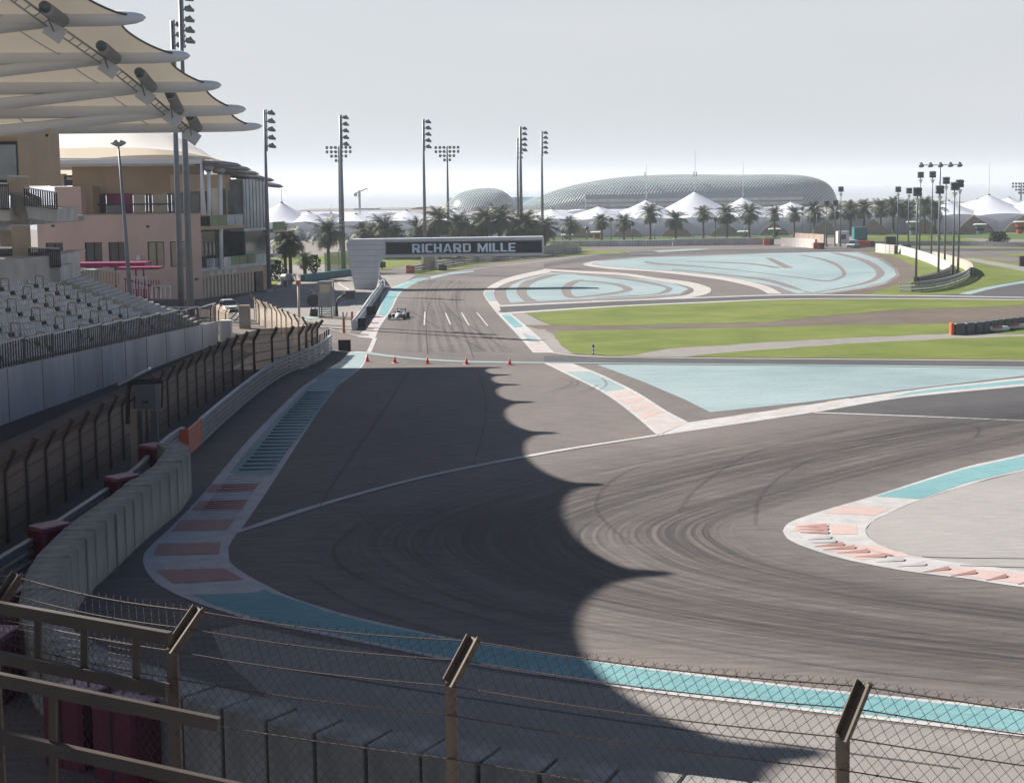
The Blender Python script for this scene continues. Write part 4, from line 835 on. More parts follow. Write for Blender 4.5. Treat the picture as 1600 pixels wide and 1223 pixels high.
def letter(ch):
    """wide squared capitals, unit height, returns list of polygons and width"""
    t = .24; W = .82
    R = lambda x0, y0, x1, y1: [(x0, y0), (x1, y0), (x1, y1), (x0, y1)]
    if ch == 'I': return [R(0, 0, t, 1)], t
    if ch == 'L': return [R(0, 0, t, 1), R(t, 0, W * .85, .17)], W * .85
    if ch == 'E': return [R(0, 0, t, 1), R(t, 0, W * .9, .17), R(t, .83, W * .9, 1), R(t, .42, W * .84, .58)], W * .9
    if ch == 'C': return [[(0, .14), (.12, 0), (t, 0), (t, 1), (.12, 1), (0, .86)], R(t, 0, W * .92, .17), R(t, .83, W * .92, 1)], W * .92
    if ch == 'H': return [R(0, 0, t, 1), R(W - t, 0, W, 1), R(t, .42, W - t, .59)], W
    if ch == 'A': return [[(0, 0), (t, 0), (.52, .83), (.52, 1), (.36, 1)], [(W + .12 - t, 0), (W + .12, 0), (.60, 1), (.52, 1), (.52, .72)], R(.26, .2, .70, .34)], W + .12
    if ch == 'D': return [R(0, 0, t, 1), R(t, 0, W - .12, .16), R(t, .84, W - .12, 1), [(W - t, .16), (W - t, 0), (W - .12, 0), (W, .14), (W, .86), (W - .12, 1), (W - t, 1), (W - t, .84)]], W
    if ch == 'R': return [R(0, 0, t, 1), R(t, .84, W - .12, 1), R(t, .40, W - .12, .55), [(W - t, .55), (W - t, .40), (W - .12, .40), (W, .52), (W, .88), (W - .12, 1), (W - t, 1), (W - t, .84)], [(t + .06, .40), (W - t - .06, 0), (W + .06, 0), (W - t + .16, .40)]], W + .06
    if ch == 'M': return [R(0, 0, t * .9, 1), R(1.05 - t * .9, 0, 1.05, 1), [(t * .9, 1), (t * .9, .62), (.44, 0), (.61, 0), (.525, .42)], [(1.05 - t * .9, 1), (.525, .42), (.61, 0), (1.05 - t * .9, .62)]], 1.05
    return [], .45
word = 'RICHARD MILLE'; x0 = xz(644, 388)[0]; x1 = xz(805.5, 386)[0]; z0 = xz(720, 394)[1]; z1 = xz(720, 380.4)[1]; H_ = z1 - z0
gap = .13; tot = sum(letter(c)[1] + gap for c in word) - gap; sc = (x1 - x0) / tot; x = x0
for c in word:
    ps, w = letter(c)
    if ps:
        mb = MB()
        for p in ps: mb.prism([(x + q[0] * sc, z0 + q[1] * H_) for q in p], -.17, -.10)
        mb.build('letter', 'letter', brd)
    x += (w + gap) * sc
# ================================================================ MASTS
def mast(name, label, bx, by, tx, ty, kind, group, r0=.42, Y=None, lamps=5):
    B = G(bx, by) if Y is None else V(bx, by, Y); B.z = 0; zt = ZT(tx, ty, B.y)
    o = thing(name, label, 'floodlight mast' if kind != 'box' else 'lamp post', B, 0, group)
    mb = MB(); mb.tube([(0, 0, 0), (0, 0, zt * .55), (0, 0, zt)], [r0, r0 * .72, r0 * .42], 10); mb.build('pole', 'pole', o, True)
    mb = MB(); mb.tube([(0, 0, 0), (0, 0, .35)], r0 * 1.9, 12); mb.box((0, 0, .4), (r0 * 2.6, r0 * 2.6, .1)); mb.build('base_plate', 'concrete_d', o)
    def head(x, z, s, yaw=0.0):
        h = MB(); h.tube([(x, -.5 * s, z - .28 * s), (x + .05, -.42 * s, z - .2 * s), (x, .25 * s, z + .12 * s), (x, .45 * s, z + .15 * s)], [.62 * s, .60 * s, .34 * s, .18 * s], 10); return h
    if kind == 'stack':
        for k in range(lamps):
            z = zt - .6 - k * 1.22; h = MB(); x = .95
            h.add([], []); h.tube([(.55, 0, z + .1), (1.0, 0, z + .27), (1.6, 0, z - .12)], [.24, .44, .10], 8); h.tube([(.0, .15, z + .05), (.7, .1, z + .13)], .10, 6)
            h.box((1.1, 0, z + .24), (1.0, .75, .2), 0, Matrix.Rotation(.35, 3, 'Y')); h.build('lamp', 'lamp', o)
        mb = MB(); mb.box((.3, 0, zt - 3), (.12, .5, 6.2)); mb.build('lamp_frame', 'pole', o)
    if kind == 'tri':
        fr = MB()
        for k, n in enumerate((3, 3, 2, 1)):
            z = zt - .4 - k * 1.05; fr.box((0, 0, z), (1.3 * n + .6, .12, .12))
            for s in (-1, 1):
                for j in range(n):
                    h = MB(); x = s * (.75 + j * 1.05 - k * .02); h.tube([(x, -.35, z - .1), (x, .3, z + .1)], [.36, .2], 8); h.box((x, -.1, z + .25), (.7, .6, .12)); h.build('lamp', 'lamp', o)
        fr.build('lamp_frame', 'pole', o)
    if kind == 'bar':
        fr = MB(); fr.box((0, 0, zt - .3), (12.5 * .9, .2, .2)); fr.build('lamp_frame', 'pole', o)
        for x in (-5, -2.6, 0, 2.6, 5): h = MB(); h.tube([(x, -.5, zt - .6), (x, 0, zt + .3)], [.75, .3], 8); h.build('lamp', 'lamp', o)
    if kind == 'box':
        h = MB(); h.tube([(0, 0, zt - 2.6), (0, 0, zt - 1.9), (0, 0, zt - 1.7)], [r0 * .45, .38, .5], 8); h.build('collar', 'tube', o)
        for s in (-1, 1):
            for q in (0, 1):
                h = MB(); h.box((s * .31, 0, zt - .40 - q * .64), (.58, .6, .52), 0, Matrix.Rotation(.22, 3, 'X')); h.build('lamp', 'lamp', o)
    return o
G1 = 'tall floodlight masts on the left of the track'
mast('floodlight_mast', 'very tall grey mast, left one of the near pair rising behind the grandstand rail', 284, 489, 266, 33, 'stack', G1, .44, 192, 4)
mast('floodlight_mast', 'very tall grey mast, right one of the near pair, cut off at the top', 298, 490, 281, -8, 'stack', G1, .48, 187, 5)
mast('floodlight_mast', 'tall mast at the far corner of the pink and glass building', 421, 456, 416.5, 172, 'stack', G1, .36)
mast('floodlight_mast', 'tall mast with stacked lamps just left of the gantry post', 537, 424, 528, 180, 'stack', G1, .45)
mast('floodlight_mast', 'tall mast rising behind the left half of the black board', 665, 414, 660, 187, 'stack', G1, .4)
mast('floodlight_mast', 'shorter stacked mast, left one of the close pair behind the board', 810, 376, 804.5, 216, 'stack', G1, .42)
mast('floodlight_mast', 'tallest mast of the close pair behind the right half of the board', 815, 396, 811, 198, 'stack', G1, .5)
mast('floodlight_mast', 'thin tall mast behind the right end of the black board', 848, 386, 845, 205, 'stack', G1, .42)
G2 = 'masts with an inverted triangle of lamps'
mast('floodlight_mast', 'triangular lamp mast directly behind the tall mast by the gantry post', 533, 392, 529, 228, 'tri', G2, .45)
mast('floodlight_mast', 'triangular lamp mast standing alone above the palms behind the board', 701, 386, 697, 228, 'tri', G2, .42)
mast('floodlight_mast', 'distant mast with one horizontal bar of five lamps above the right palms', 1467, 375, 1470, 256, 'bar', None, .4)
mast('floodlight_mast', 'faint distant triangular lamp mast at the right edge above the tents', 1594, 352, 1594, 285, 'tri', None, .45)
rp = [(1313, 385, 1315, 291, 'slim lamp post alone beside the far concrete wall'), (1402, 390, 1403.5, 291, 'lamp post furthest left of the cluster at the back of the arrow barrier'),
      (1419, 393, 1420.5, 293, 'lamp post second from left at the back of the arrow barrier'), (1431, 449, 1432, 292, 'lamp post at the sharp front tip of the arrow barrier'),
      (1436.5, 398, 1438.5, 268, 'tall lamp post just behind the one at the barrier tip'), (1455, 406, 1457, 267, 'tall lamp post in the middle of the arrow island'),
      (1466, 440, 1468, 289, 'lamp post on the front side of the arrow barrier, second from its tip'), (1476, 416, 1478, 276, 'lamp post rising through the back wall of the island'),
      (1489, 434, 1491, 284, 'lamp post near the right bend of the barrier, left of the last pair'), (1497, 429, 1498.5, 280, 'rightmost lamp post of the arrow island cluster')]
for bx, by, tx, ty, lb in rp: mast('lamp_post', lb, bx, by, tx, ty, 'box', 'box headed lamp posts on the right', .19)
for bx, by, tx, ty, lb in [(1291, 386, 1290, 313, 'short box lamp post at the left end of the tan wall'), (1304.5, 385, 1305, 312, 'short box lamp post left of the white car')]: mast('lamp_post', lb, bx, by, tx, ty, 'box', 'box headed lamp posts on the right', .19)
# street lamps by the tents
sl = [(879, 378, 363), (917, 378, 359), (955, 376, 345), (988, 375, 352), (1023, 374, 347), (1057, 374, 347), (1118, 373, 345), (1164, 372, 350), (1253, 369, 328), (1266, 369, 327), (1276, 369, 327)]
for i, (x, yb, yt) in enumerate(sl):
    B = G(x, yb); z = ZT(x, yt, B.y); o = thing('street_lamp', 'short dark street lamp before the white tents, %s from the left' % ORD[i], 'street lamp', (B.x, B.y, 0), 0, 'short street lamps before the tents')
    mb = MB(); mb.tube([(0, 0, 0), (0, 0, z)], [.14, .1], 8); mb.build('pole', 'pole', o, True); mb = MB(); mb.tube([(0, 0, z - .2), (0, 0, z + .1), (0, 0, z + .7), (0, 0, z + .95)], [.25, .6, .55, .2], 8); mb.build('lantern', 'lamp', o, True)
B = V(203, 440, 190); zt = ZT(187, 225, 190); o = thing('lamp_post', 'slender lamp post with a cobra head in front of the pink building wall', 'lamp post', (B.x, 190, 0))
mb = MB(); mb.tube([(0, 0, 0), (-.3, 0, zt * .5), (-.75, 0, zt - .3)], [.32, .22, .12], 10); mb.build('pole', 'pole', o, True)
for s in (-1, 1): mb = MB(); mb.tube([(-.75, 0, zt - .2), (-.75 + s * .35, 0, zt + .15), (-.75 + s * .9, 0, zt + .1)], [.22, .4, .12], 8); mb.build('lamp', 'metal', o, True)
# ================================================================ PALMS
def palm_meshes(seed, nf=38, fl=3.4, h=7.0, trunk_r=.24, lush=1.0):
    rnd = random.Random(seed); cr_ = MB(); dry = MB()
    for k in range(nf):
        az = k * 2.39996 + rnd.uniform(-.3, .3); t = (k + .5) / nf; el = math.radians(78 - 112 * t + rnd.uniform(-8, 8)); L = fl * rnd.uniform(.82, 1.1) * (.75 + .25 * math.sin(PI * min(1, t * 1.2)))
        tgt = dry if t > .93 else cr_; droop = (.16 + .5 * rnd.random()) * (1.2 if t > .3 else .8); n = 13; P = []; p = Vector((0, 0, h + .2)); e = el
        for j in range(n + 1):
            P.append(p.copy()); p = p + Vector((math.cos(e) * math.cos(az), math.cos(e) * math.sin(az), math.sin(e))) * L / n; e -= droop * 2.4 / n * (1 + j / n)
        side_ = Vector((-math.sin(az), math.cos(az), 0))
        for j in range(1, n):
            d = (P[j + 1] - P[j]).normalized(); upv = side_.cross(d); s = j / n; ll = fl * .27 * math.sin(PI * (.12 + .86 * s)) ** .7 * rnd.uniform(.8, 1.15); w = .050 * fl / 3.4
            for sg in (-1, 1):
                for q in (0, .5):
                    o_ = P[j] + (P[j + 1] - P[j]) * q; tipv = o_ + side_ * sg * ll * .78 + d * ll * .62 + upv * ll * rnd.uniform(-.25, .30) + Vector((0, 0, -.18 * ll))
                    tgt.add([o_ - d * w, o_ + d * w, tipv + d * w * .2, tipv - d * w * .2], [(0, 1, 2, 3)])
            tgt.add([P[j - 1] + side_ * .03, P[j - 1] - side_ * .03, P[j] - side_ * .03, P[j] + side_ * .03], [(0, 1, 2, 3)])
    tk = MB(); n = 14; P = []; R = []
    bx, by = rnd.uniform(-.3, .3), rnd.uniform(-.3, .3)
    for j in range(n + 1): s = j / n; P.append((bx * math.sin(s * 1.5) * (1 - s), by * (1 - s) * s, h * s)); R.append(trunk_r * (1.35 - .5 * s + (.10 if j % 2 else 0)) * (1.5 if j == 0 else 1))
    P.append((0, 0, h + .35)); R.append(trunk_r * 1.5); tk.tube(P, R, 9)
    return cr_, dry, tk
PROTO = {}
def palm(x, yc, yb, label, group, s=0, R=5.0):
    """crown centre pixel (x,yc), trunk foot pixel row yb"""
    B = G(x, yb); h = ZT(x, yc, B.y) - .2; key = (s, round(h / 1.0), round(R * 2))
    if key not in PROTO:
        c, d, t = palm_meshes(s * 31 + 5, 44 if s % 2 else 50, R * 1.02, max(2.2, h), .26)
        o = thing('palm_tree', label, 'palm tree', (B.x, B.y, 0), 0, group); c.build('crown', 'palm_leaf', o); d.build('dry_fronds', 'palm_dry', o); t.build('trunk', 'trunk', o, True); PROTO[key] = o
        return o
    return dup(PROTO[key], (B.x, B.y, 0), (x * 1.7) % 6.28, label, (1, 1, 1))
GP = 'date palms before the white tents'; 
for i, (x, yc, yb, R) in enumerate([(891, 352, 380, 4.2), (940, 346, 378, 3.9), (975, 347, 377, 3.9), (1016, 334, 376, 4.8), (1056, 344, 376, 4.4), (1099, 334, 373, 4.0), (1136, 334, 373, 5.0), (1171, 333, 372, 4.8), (1210, 334, 371, 3.8), (1241, 334, 370, 3.8),
                                    (1272, 331, 367, 5.2), (1304, 330, 366, 4.4), (1329, 326, 366, 5.0), (1350, 326, 366, 5.0), (1376, 325, 365, 4.6), (1396, 322, 365, 5.0), (1410, 326, 364, 4.6), (1422, 325, 364, 4.2), (1444, 322, 366, 5.0), (1461, 327, 365, 4.8)]):
    palm(x, yc, yb, 'date palm before the white tents on the right half, %s from the left' % ORD[i], GP, i % 5, R)
for i, (x, yc, yb, R, t) in enumerate([(447, 375, 436, 4.6, 'leaning left trunk of the twin palms by the building corner'), (454, 380, 437, 4.2, 'right trunk of the twin palms by the building corner'), (477, 407, 432, 2.4, 'small young palm between the two big left palms'),
                                       (514, 366, 426, 5.2, 'big palm before the green windbreak left of the gantry')]): palm(x, yc, yb, 'date palm, ' + t, 'date palms left of the gantry', i % 5, R)
for i, (x, yc, yb, R) in enumerate([(569, 366, 404, 4.6), (585, 362, 402, 4.2), (600, 358, 404, 5.2), (618, 368, 402, 4.4), (655, 360, 403, 4.8), (672, 370, 402, 4.4), (687, 344, 406, 5.4), (702, 366, 400, 4.6), (717, 348, 403, 5.0), (735, 362, 400, 4.8), (748, 352, 398, 4.6), (761, 346, 400, 5.4), (782, 343, 399, 5.4), (797, 362, 396, 4.8),
                                    (808, 352, 396, 5.0), (824, 350, 396, 5.0), (836, 360, 394, 4.6), (852, 358, 393, 4.8)]):
    palm(x, yc, yb, 'date palm whose crown shows above the black gantry board, %s from the left' % ORD[i], 'date palms behind the gantry board', i % 5, R)
def bush(name, label, B, w, h, seed, n=420, par=None, cat='bush'):
    r = random.Random(seed); o = thing(name, label, cat, B, 0); mb = MB()
    for k in range(n):
        th = r.uniform(0, 6.28); rr = r.random() ** .6; z = r.random() ** .8 * h; q = w * rr * (1 - (z / h) ** 2 * .55); c = Vector((q * math.cos(th), q * math.sin(th) * .7, z + .1)); u = Vector((r.uniform(-1, 1), r.uniform(-1, 1), r.uniform(-1, 1)))  .normalized() * r.uniform(.25, .6); v = u.cross(Vector((r.random(), r.random(), 1))).normalized() * .22
        mb.add([c - u, c + v, c + u, c - v], [(0, 1, 2, 3)])
    mb.build('foliage', 'bush', o); t = MB(); t.tube([(0, 0, 0), (0, 0, h * .6)], .06, 5); t.build('stem', 'trunk', o); return o
bush('shrub', 'low spiky shrub beside the tan arch at the far right', G(1560, 380), 3.0, 2.6, 3)
bush('shrub', 'small bare shrub between the young palm and the gantry', G(490, 427), 1.6, 3.2, 4, 160)
bush('shrub', 'dark rounded shrub behind the glass corner of the building', G(425, 438), 3.2, 3.2, 5)
# ================================================================ WHITE TENTS
def tent(name, label, px, py, Y, half, ze, rz=0, mast_h=0, spread=1.0, par=None):
    P = V(px, py, Y); zp = P.z; o = thing(name, label, 'tent', (P.x, Y, 0), rz, 'white tents behind the palms')
    NA, NR_ = 32, 12; rows = []
    for j in range(NR_ + 1):
        t = j / NR_; row = []
        for a in range(NA + 1):
            th = 2 * PI * a / NA; c, s = math.cos(th), math.sin(th); sq = 1 / max(abs(c), abs(s)) ** .85
            R = .35 + (half * sq - .35) * t; corner = (sq - 1) / .34
            ze2 = ze + (1.2 - 2.2 * corner) * 1.0
            z = ze2 + (zp - ze2) * (1 - t) ** 1.5; row.append((R * c * spread, R * s, z))
        rows.append(row)
    mb = MB(); mb.grid(rows); mb.build('membrane', 'tent', o, True)
    sk = MB(); sk.grid([rows[-1], [(x * 1.02, y * 1.02, 0) for x, y, z in rows[-1]]]); sk.build('side_wall', 'tent', o, True)
    cp = MB(); cp.tube([(0, 0, zp - .5), (0, 0, zp + .35)], [.6, .4], 10); cp.build('ring', 'metal', o)
    if mast_h: m = MB(); m.tube([(0, 0, zp), (0, 0, zp + mast_h)], [.13, .05], 6); m.build('mast', 'tube', o)
    return o
T_ = [(440, 317, 520, 15, 7.0, 8, 'tall pointed white tent nearest the pink building'), (482, 331, 540, 13, 6.5, 0, 'second white tent right of the pink building'), (517, 333, 620, 9, 6.5, 3, 'small distant tent tip just left of the gantry mast'),
      (556, 335, 560, 14, 6.5, 0, 'white tent in front of the far building site'), (612, 335, 640, 8, 6.5, 3, 'tiny far tent tip right of the building site'), (635, 329, 540, 15, 6.5, 0, 'white tent left of the mast behind the board'),
      (711, 327, 560, 14, 6.5, 0, 'white tent below the left dome of the hotel'), (862, 327, 545, 15, 6.5, 0, 'white tent right of the last mast behind the board'), (905, 332, 600, 9, 6.5, 0, 'small tent tip between two larger tents left of centre'),
      (936, 323, 540, 15, 6.8, 0, 'white tent above the first tan arch'), (985, 327, 600, 9, 6.8, 0, 'small tent tip between the second and third palms'), (1010, 313, 545, 16, 7, 11, 'tall masted tent behind the fourth palm from left'), (1034, 326, 600, 9, 6.8, 0, 'small tent tip just right of the fourth palm'),
      (1086, 300, 540, 19, 7.4, 13, 'tallest masted tent in the centre, below the highest part of the hotel'), (1161, 309, 545, 16, 7, 11, 'masted tent right of the tallest central one'), (1237, 316, 545, 15, 6.8, 0, 'white tent left of the rounded right end of the hotel'), (1225, 321, 590, 9, 6.8, 0, 'small tent tip beside the right end of the hotel'),
      (1300, 326, 545, 14, 6.6, 0, 'white tent hidden behind the short lamp posts'), (1360, 325, 560, 14, 6.6, 0, 'white tent behind the dense palm row'), (1430, 318, 560, 14, 6.6, 0, 'white tent behind the right end of the palm row'), (1482, 314, 550, 13, 6.6, 0, 'white tent just right of the lamp post cluster'), (1545, 305, 520, 18, 7.2, 10, 'big masted white tent at the right over a tan arch'),
      (1527, 312, 600, 10, 7, 0, 'small tent tip left of the big right tent'), (1577, 309, 590, 11, 7, 0, 'small tent tip right of the big right tent'), (1610, 311, 540, 15, 7, 0, 'white tent cut by the right photo edge')]
for px, py, Y, hf, ze, mh, lb in T_: tent('white_tent', lb, px, py, (468 + hf * 1.1) if hf > 11 else 520 + hf, hf * .93, 4.3 if hf > 11 else 6, 0, mh)
GA = 'tan arched screens before the white tents'
arch = [(900, 352, 886, 930), (981, 352, 957, 1004), (1057, 350, 1034, 1080), (1133, 349, 1110, 1157), (1209, 347, 1187, 1232), (1290, 345, 1268, 1310), (1364, 343, 1343, 1387), (1443, 341, 1422, 1466), (1520, 337, 1495, 1554), (1604, 333, 1568, 1640)]
for i, (xt, yt, xa, xb) in enumerate(arch):
    Y = 462.0; B = V(xt, 376, Y); xl, xr = V(xa, 376, Y).x - B.x, V(xb, 376, Y).x - B.x; zt = ZT(xt, yt, Y)
    o = thing('arch_screen', 'tan curved triangular screen at the foot of the tents, %s from the left' % ORD[i], 'screen', (B.x, Y, 0), 0, GA)
    pl = []
    for k in range(9): t = k / 8; pl.append((xl * (1 - t) ** 1.0 * (1 - .18 * math.sin(PI * t) * -1), zt * (t ** .92)))
    pr = [(xr * (1 - k / 8) * (1 + .18 * math.sin(PI * k / 8)), zt * ((k / 8) ** .92)) for k in range(7, -1, -1)]
    mb = MB(); mb.prism(pl + pr, 0, .4); mb.build('panel', 'tan_screen', o)
    ed = MB(); ed.tube([(a, -.05, b) for a, b in pl + pr], .16, 6); ed.build('rim', 'tan_screen', o)
kio = [(932, 362, 377, 'orange', 'small kiosk with an orange front and flat white roof by the first tan arch'), (1208, 357, 371, 'teal', 'small kiosk with a green front by the fifth tan arch'), (1588, 346, 364, 'orange', 'orange flared kiosk before the last tan arch at the right'), (1526, 350, 375, 'glass_l', 'small glass kiosk with a white disc roof beside the big right arch'), (886, 366, 378, 'glass_l', 'small glass kiosk with a flat white roof at the left end of the arches'), (1160, 361, 372, 'glass_l', 'small white roofed kiosk between the fourth and fifth arches'), (1422, 346, 363, 'glass_l', 'small kiosk roof glimpsed through the right palms')]
for x, yt, yb, m, lb in kio:
    Y = 455.0; B = V(x, yb, Y); z = ZT(x, yt, Y); o = thing('kiosk', lb, 'kiosk', (B.x, Y - 3, 0), 0, None)
    mb = MB(); mb.tube([(0, 0, 0), (0, 0, z - .3), ], [.9, 1.5], 8); mb.build('body', m, o); mb = MB(); mb.tube([(0, 0, z - .25), (0, 0, z), (0, 0, z + .12)], [1.9, 2.0, 1.5], 14); mb.build('roof', 'tube', o)
    mb = MB(); mb.tube([(0, 0, z * .35), (0, 0, z * .6)], [1.18, 1.33], 8); mb.build('window_band', 'glass', o)
# ================================================================ HOTEL
YH = 1000.0
hotel = thing('grid_shell_hotel', 'long low hotel under a curved glass and steel lattice shell on the horizon', 'hotel', (V(1000, 330, YH).x, YH, 0)); hx = hotel.location.x
def shell(top, bot, depth, nx, nz, nm):
    """top/bot: pixel profiles (x,y); bulges toward the viewer"""
    T = resamp([V(x, y, YH) for x, y in cr2(top)], nx); B_ = resamp([V(x, y, YH) for x, y in cr2(bot)], nx); rows = []
    for j in range(nz + 1):
        a = j / nz * PI * .62; row = []
        for i, (t, b) in enumerate(zip(T, B_)):
            e = math.sin(PI * min(1, max(0, (i + .5) / nx))) ** .45; zz = b.z + (t.z - b.z) * math.cos(a - PI * .0) if a < PI / 2 else b.z - (t.z - b.z) * .15 * (a - PI / 2)
            row.append(Vector((t.x * (1 - j / nz) + b.x * j / nz - hx, (b.y - YH) - depth * e * math.sin(min(a, PI / 2)), zz)))
        rows.append(row)
    mb = MB(); mb.grid(rows)
    back = [[Vector((p.x, depth * .8 * k / 4, p.z - (p.z - 8) * (k / 4) ** 2)) for p in rows[0]] for k in range(5)]; mb.grid(back)
    g = mb.build('glass_skin' + '', 'shell', hotel, True)
    lt = MB(); w = .24
    for j in range(nz):
        for i in range(nx - 1):
            p, q, r, s = rows[j][i], rows[j][i + 1], rows[j + 1][i + 1], rows[j + 1][i]
            mids = [(p + q) / 2, (q + r) / 2, (r + s) / 2, (s + p) / 2]
            for u, v in zip(mids, mids[1:] + mids[:1]):
                u2, v2 = u + Vector((0, -.9, .15)), v + Vector((0, -.9, .15)); lt.bar(u2, v2, w, w)
    lt.build('lattice', 'lattice', hotel); return rows
def cr2(P): return [(v.x, v.y) for v in cr([(a, b, 0) for a, b in P], 6)]
r2 = shell([(806, 326), (840, 309), (880, 294), (930, 283), (985, 276), (1060, 273), (1150, 273.5), (1210, 273), (1255, 275), (1285, 283), (1301, 297), (1308, 318)], [(806, 337), (850, 337), (920, 327), (985, 322), (1060, 318), (1150, 316), (1210, 318), (1255, 322), (1285, 330), (1300, 338), (1310, 342)], 30, 104, 12, 's')
r1 = shell([(698, 330), (703, 316), (715, 304), (735, 297), (757, 294.5), (778, 296), (792, 303), (803, 314), (812, 328)], [(697, 345), (720, 345), (745, 345), (770, 345), (790, 345), (803, 343), (813, 340)], 26, 34, 11, 's')
def hbx(x0, y0, x1, y1, dy, dep, n, m):
    a, b = V(x0, y0, YH), V(x1, y1, YH); mb = MB(); mb.box(((a.x + b.x) / 2 - hx, dy + dep / 2, (a.z + b.z) / 2), (b.x - a.x, dep, a.z - b.z)); mb.build(n, m, hotel)
hbx(911, 304, 1240, 352, -31, 30, 'facade', 'hotelwall')
for y in (311, 318, 325): hbx(911, y, 1240, y + .5, -31.5, .45, 'floor_band', 'concrete')
hbx(1240, 318, 1300, 352, -24, 30, 'end_facade', 'hotelwall')
hbx(820, 328, 912, 352, -33, 25, 'podium', 'hotelwhite'); hbx(700, 336, 815, 352, -20, 20, 'podium', 'hotelwall')
for x in (1078, 1082, 1003): hbx(x, 269, x + 1.2, 276, -20, 1, 'antenna', 'pole')
fb = thing('far_building', 'unfinished grey blue block on the horizon left of the hotel', 'building', (V(572, 340, 1100).x, 1100, 0)); fx = fb.location.x
def fbx(x0, y0, x1, y1, dy, dep, n, m):
    a, b = V(x0, y0, 1100), V(x1, y1, 1100); mb = MB(); mb.box(((a.x + b.x) / 2 - fx, dy + dep / 2, (a.z + b.z) / 2), (b.x - a.x, dep, a.z - b.z)); mb.build(n, m, fb)
fbx(553, 326, 591, 352, 0, 20, 'main_block', 'farblock'); fbx(545, 331, 553, 352, -1, 18, 'side_block', 'farblock')
for y in (331, 336, 341): fbx(553, y, 591, y + 1, -.6, .5, 'floor_band', 'hotelwhite')
cn = thing('tower_crane', 'thin tower crane standing over the far unfinished block', 'crane', (V(562, 326, 1110).x, 1110, 0)); b = V(562, 300, 1110); mb = MB()
mb.tube([(0, 0, 0), (0, 0, b.z + 1)], .9, 5); mb.build('tower', 'pole', cn); mb = MB(); mb.bar((-3, 0, b.z - 1), (6, 0, b.z + 2.5), .7, .7); mb.build('jib', 'pole', cn); mb = MB(); mb.box((-2.6, 0, b.z - 2), (2.2, 1.5, 2)); mb.build('counterweight', 'pole', cn)
for k, (x0, y0, x1, lb) in enumerate([(595, 338, 625, 'pale low far block right of the building site'), (505, 340, 530, 'pale low far block behind the left tents')]):
    o = thing('far_building', lb, 'building', (V(x0, y0, 1150).x, 1150, 0)); a, b = V(x0, y0, 1150), V(x1, y0, 1150); mb = MB(); mb.box(((b.x - a.x) / 2, 0, a.z / 2), (b.x - a.x, 15, a.z)); mb.build('block', 'farblock', o); mb = MB(); mb.box(((b.x - a.x) / 2, -7.8, a.z - 2), (b.x - a.x - 2, .5, 1)); mb.build('window_band', 'glass', o)
# ================================================================ BARRIERS
def wpath(pts, z=0.0, step=None, n=None, sm=6):
    P = gp(cr([(x, y, 0) for x, y in pts], sm), z); P = [Vector((p.x, p.y, 0)) for p in P]
    L = sum((b - a).length for a, b in zip(P, P[1:])); return resamp(P, n or max(2, int(L / step) + 1))
def frame_at(P, i):
    t = (P[min(i + 1, len(P) - 1)] - P[max(i - 1, 0)]).normalized(); return t, Vector((-t.y, t.x, 0))
def guardrail(name, label, P, beams, h, side=1, m='rail', step=2, postm='metal', cap=None):
    """W-profile beams on posts; side=+1 puts the beams left of travel"""
    o = thing(name, label, 'guardrail', P[0]); O = P[0]; bh = h / beams
    for b in range(beams):
        z0 = bh * b + .08; rows = []
        for dz, out in ((0.02, -.03), (.06, .10), (.11, .10), (.15, .0), (.19, .10), (.24, .10), (.28, -.03)):
            row = []
            for i, p in enumerate(P): t, q = frame_at(P, i); row.append(p - O + q * side * (out + .06) + Vector((0, 0, z0 + dz * bh / .31 * .80)))
            rows.append(row)
        mb = MB(); mb.grid(rows); mb.grid([[r + Vector((0, 0, 0)) for r in rows[0]], [p - O + Vector((0, 0, rows[0][0].z)) for p in P]]); mb.build('beam', m, o, False)
    for i in range(0, len(P), step):
        t, q = frame_at(P, i); ps = MB(); ps.box(tuple(P[i] - O - q * side * .05 + Vector((0, 0, h / 2))), (.12, .12, h), math.atan2(t.y, t.x)); ps.build('post', postm, o)
    if cap:
        mb = MB(); pr = [p - O + Vector((0, 0, h + .02)) for p in P]; mb.grid([[p + frame_at(P, i)[1] * side * .16 for i, p in enumerate(pr)], [p - frame_at(P, i)[1] * side * .1 for i, p in enumerate(pr)]]); mb.build('top_cap', cap, o)
    return o
GR = [(292, 714), (307, 700), (350, 660), (400, 617), (437, 591), (465, 578), (487, 570), (505, 560), (517, 548)]
P = wpath(GR, 0, .9)
k0 = 6
g = guardrail('guardrail', 'tall five beam steel guardrail curving along the left kerb, with an orange end section', P[k0 - 1:], 5, 1.55, -1, 'rail', 3, 'metal', 'rail')
O = g.location; oe = MB()
PP = P[:k0]
for b in range(5):
    bh = 1.6 / 5; z0 = bh * b + .08; rows = []
    for dz, out in ((0, .0), (.05, .09), (.12, .09), (.155, .02), (.19, .09), (.26, .09), (.31, .0)): rows.append([p - O - frame_at(PP, i)[1] * (out + .07) + Vector((0, 0, z0 + dz * bh / .31 * .9)) for i, p in enumerate(PP)])
    oe.grid(rows)
oe.build('orange_section', 'orange_f', g)
mb = MB(); t, q = frame_at(PP, 0); mb.box(tuple(PP[0] - O + q * .12 + Vector((0, 0, .82))), (.10, .55, 1.66), math.atan2(t.y, t.x)); mb.build('end_plate', 'orange', g)
# silver rail behind the block wall
P = wpath([(-60, 912), (0, 870), (50, 840), (107, 802), (175, 757), (212, 730), (236, 706), (262, 682), (285, 667)], 1.6, 1.0)
guardrail('guardrail', 'silver guardrail running behind the grey block wall at the left edge', P, 4, 1.6, -1, 'rail', 4, 'metal', 'rail')
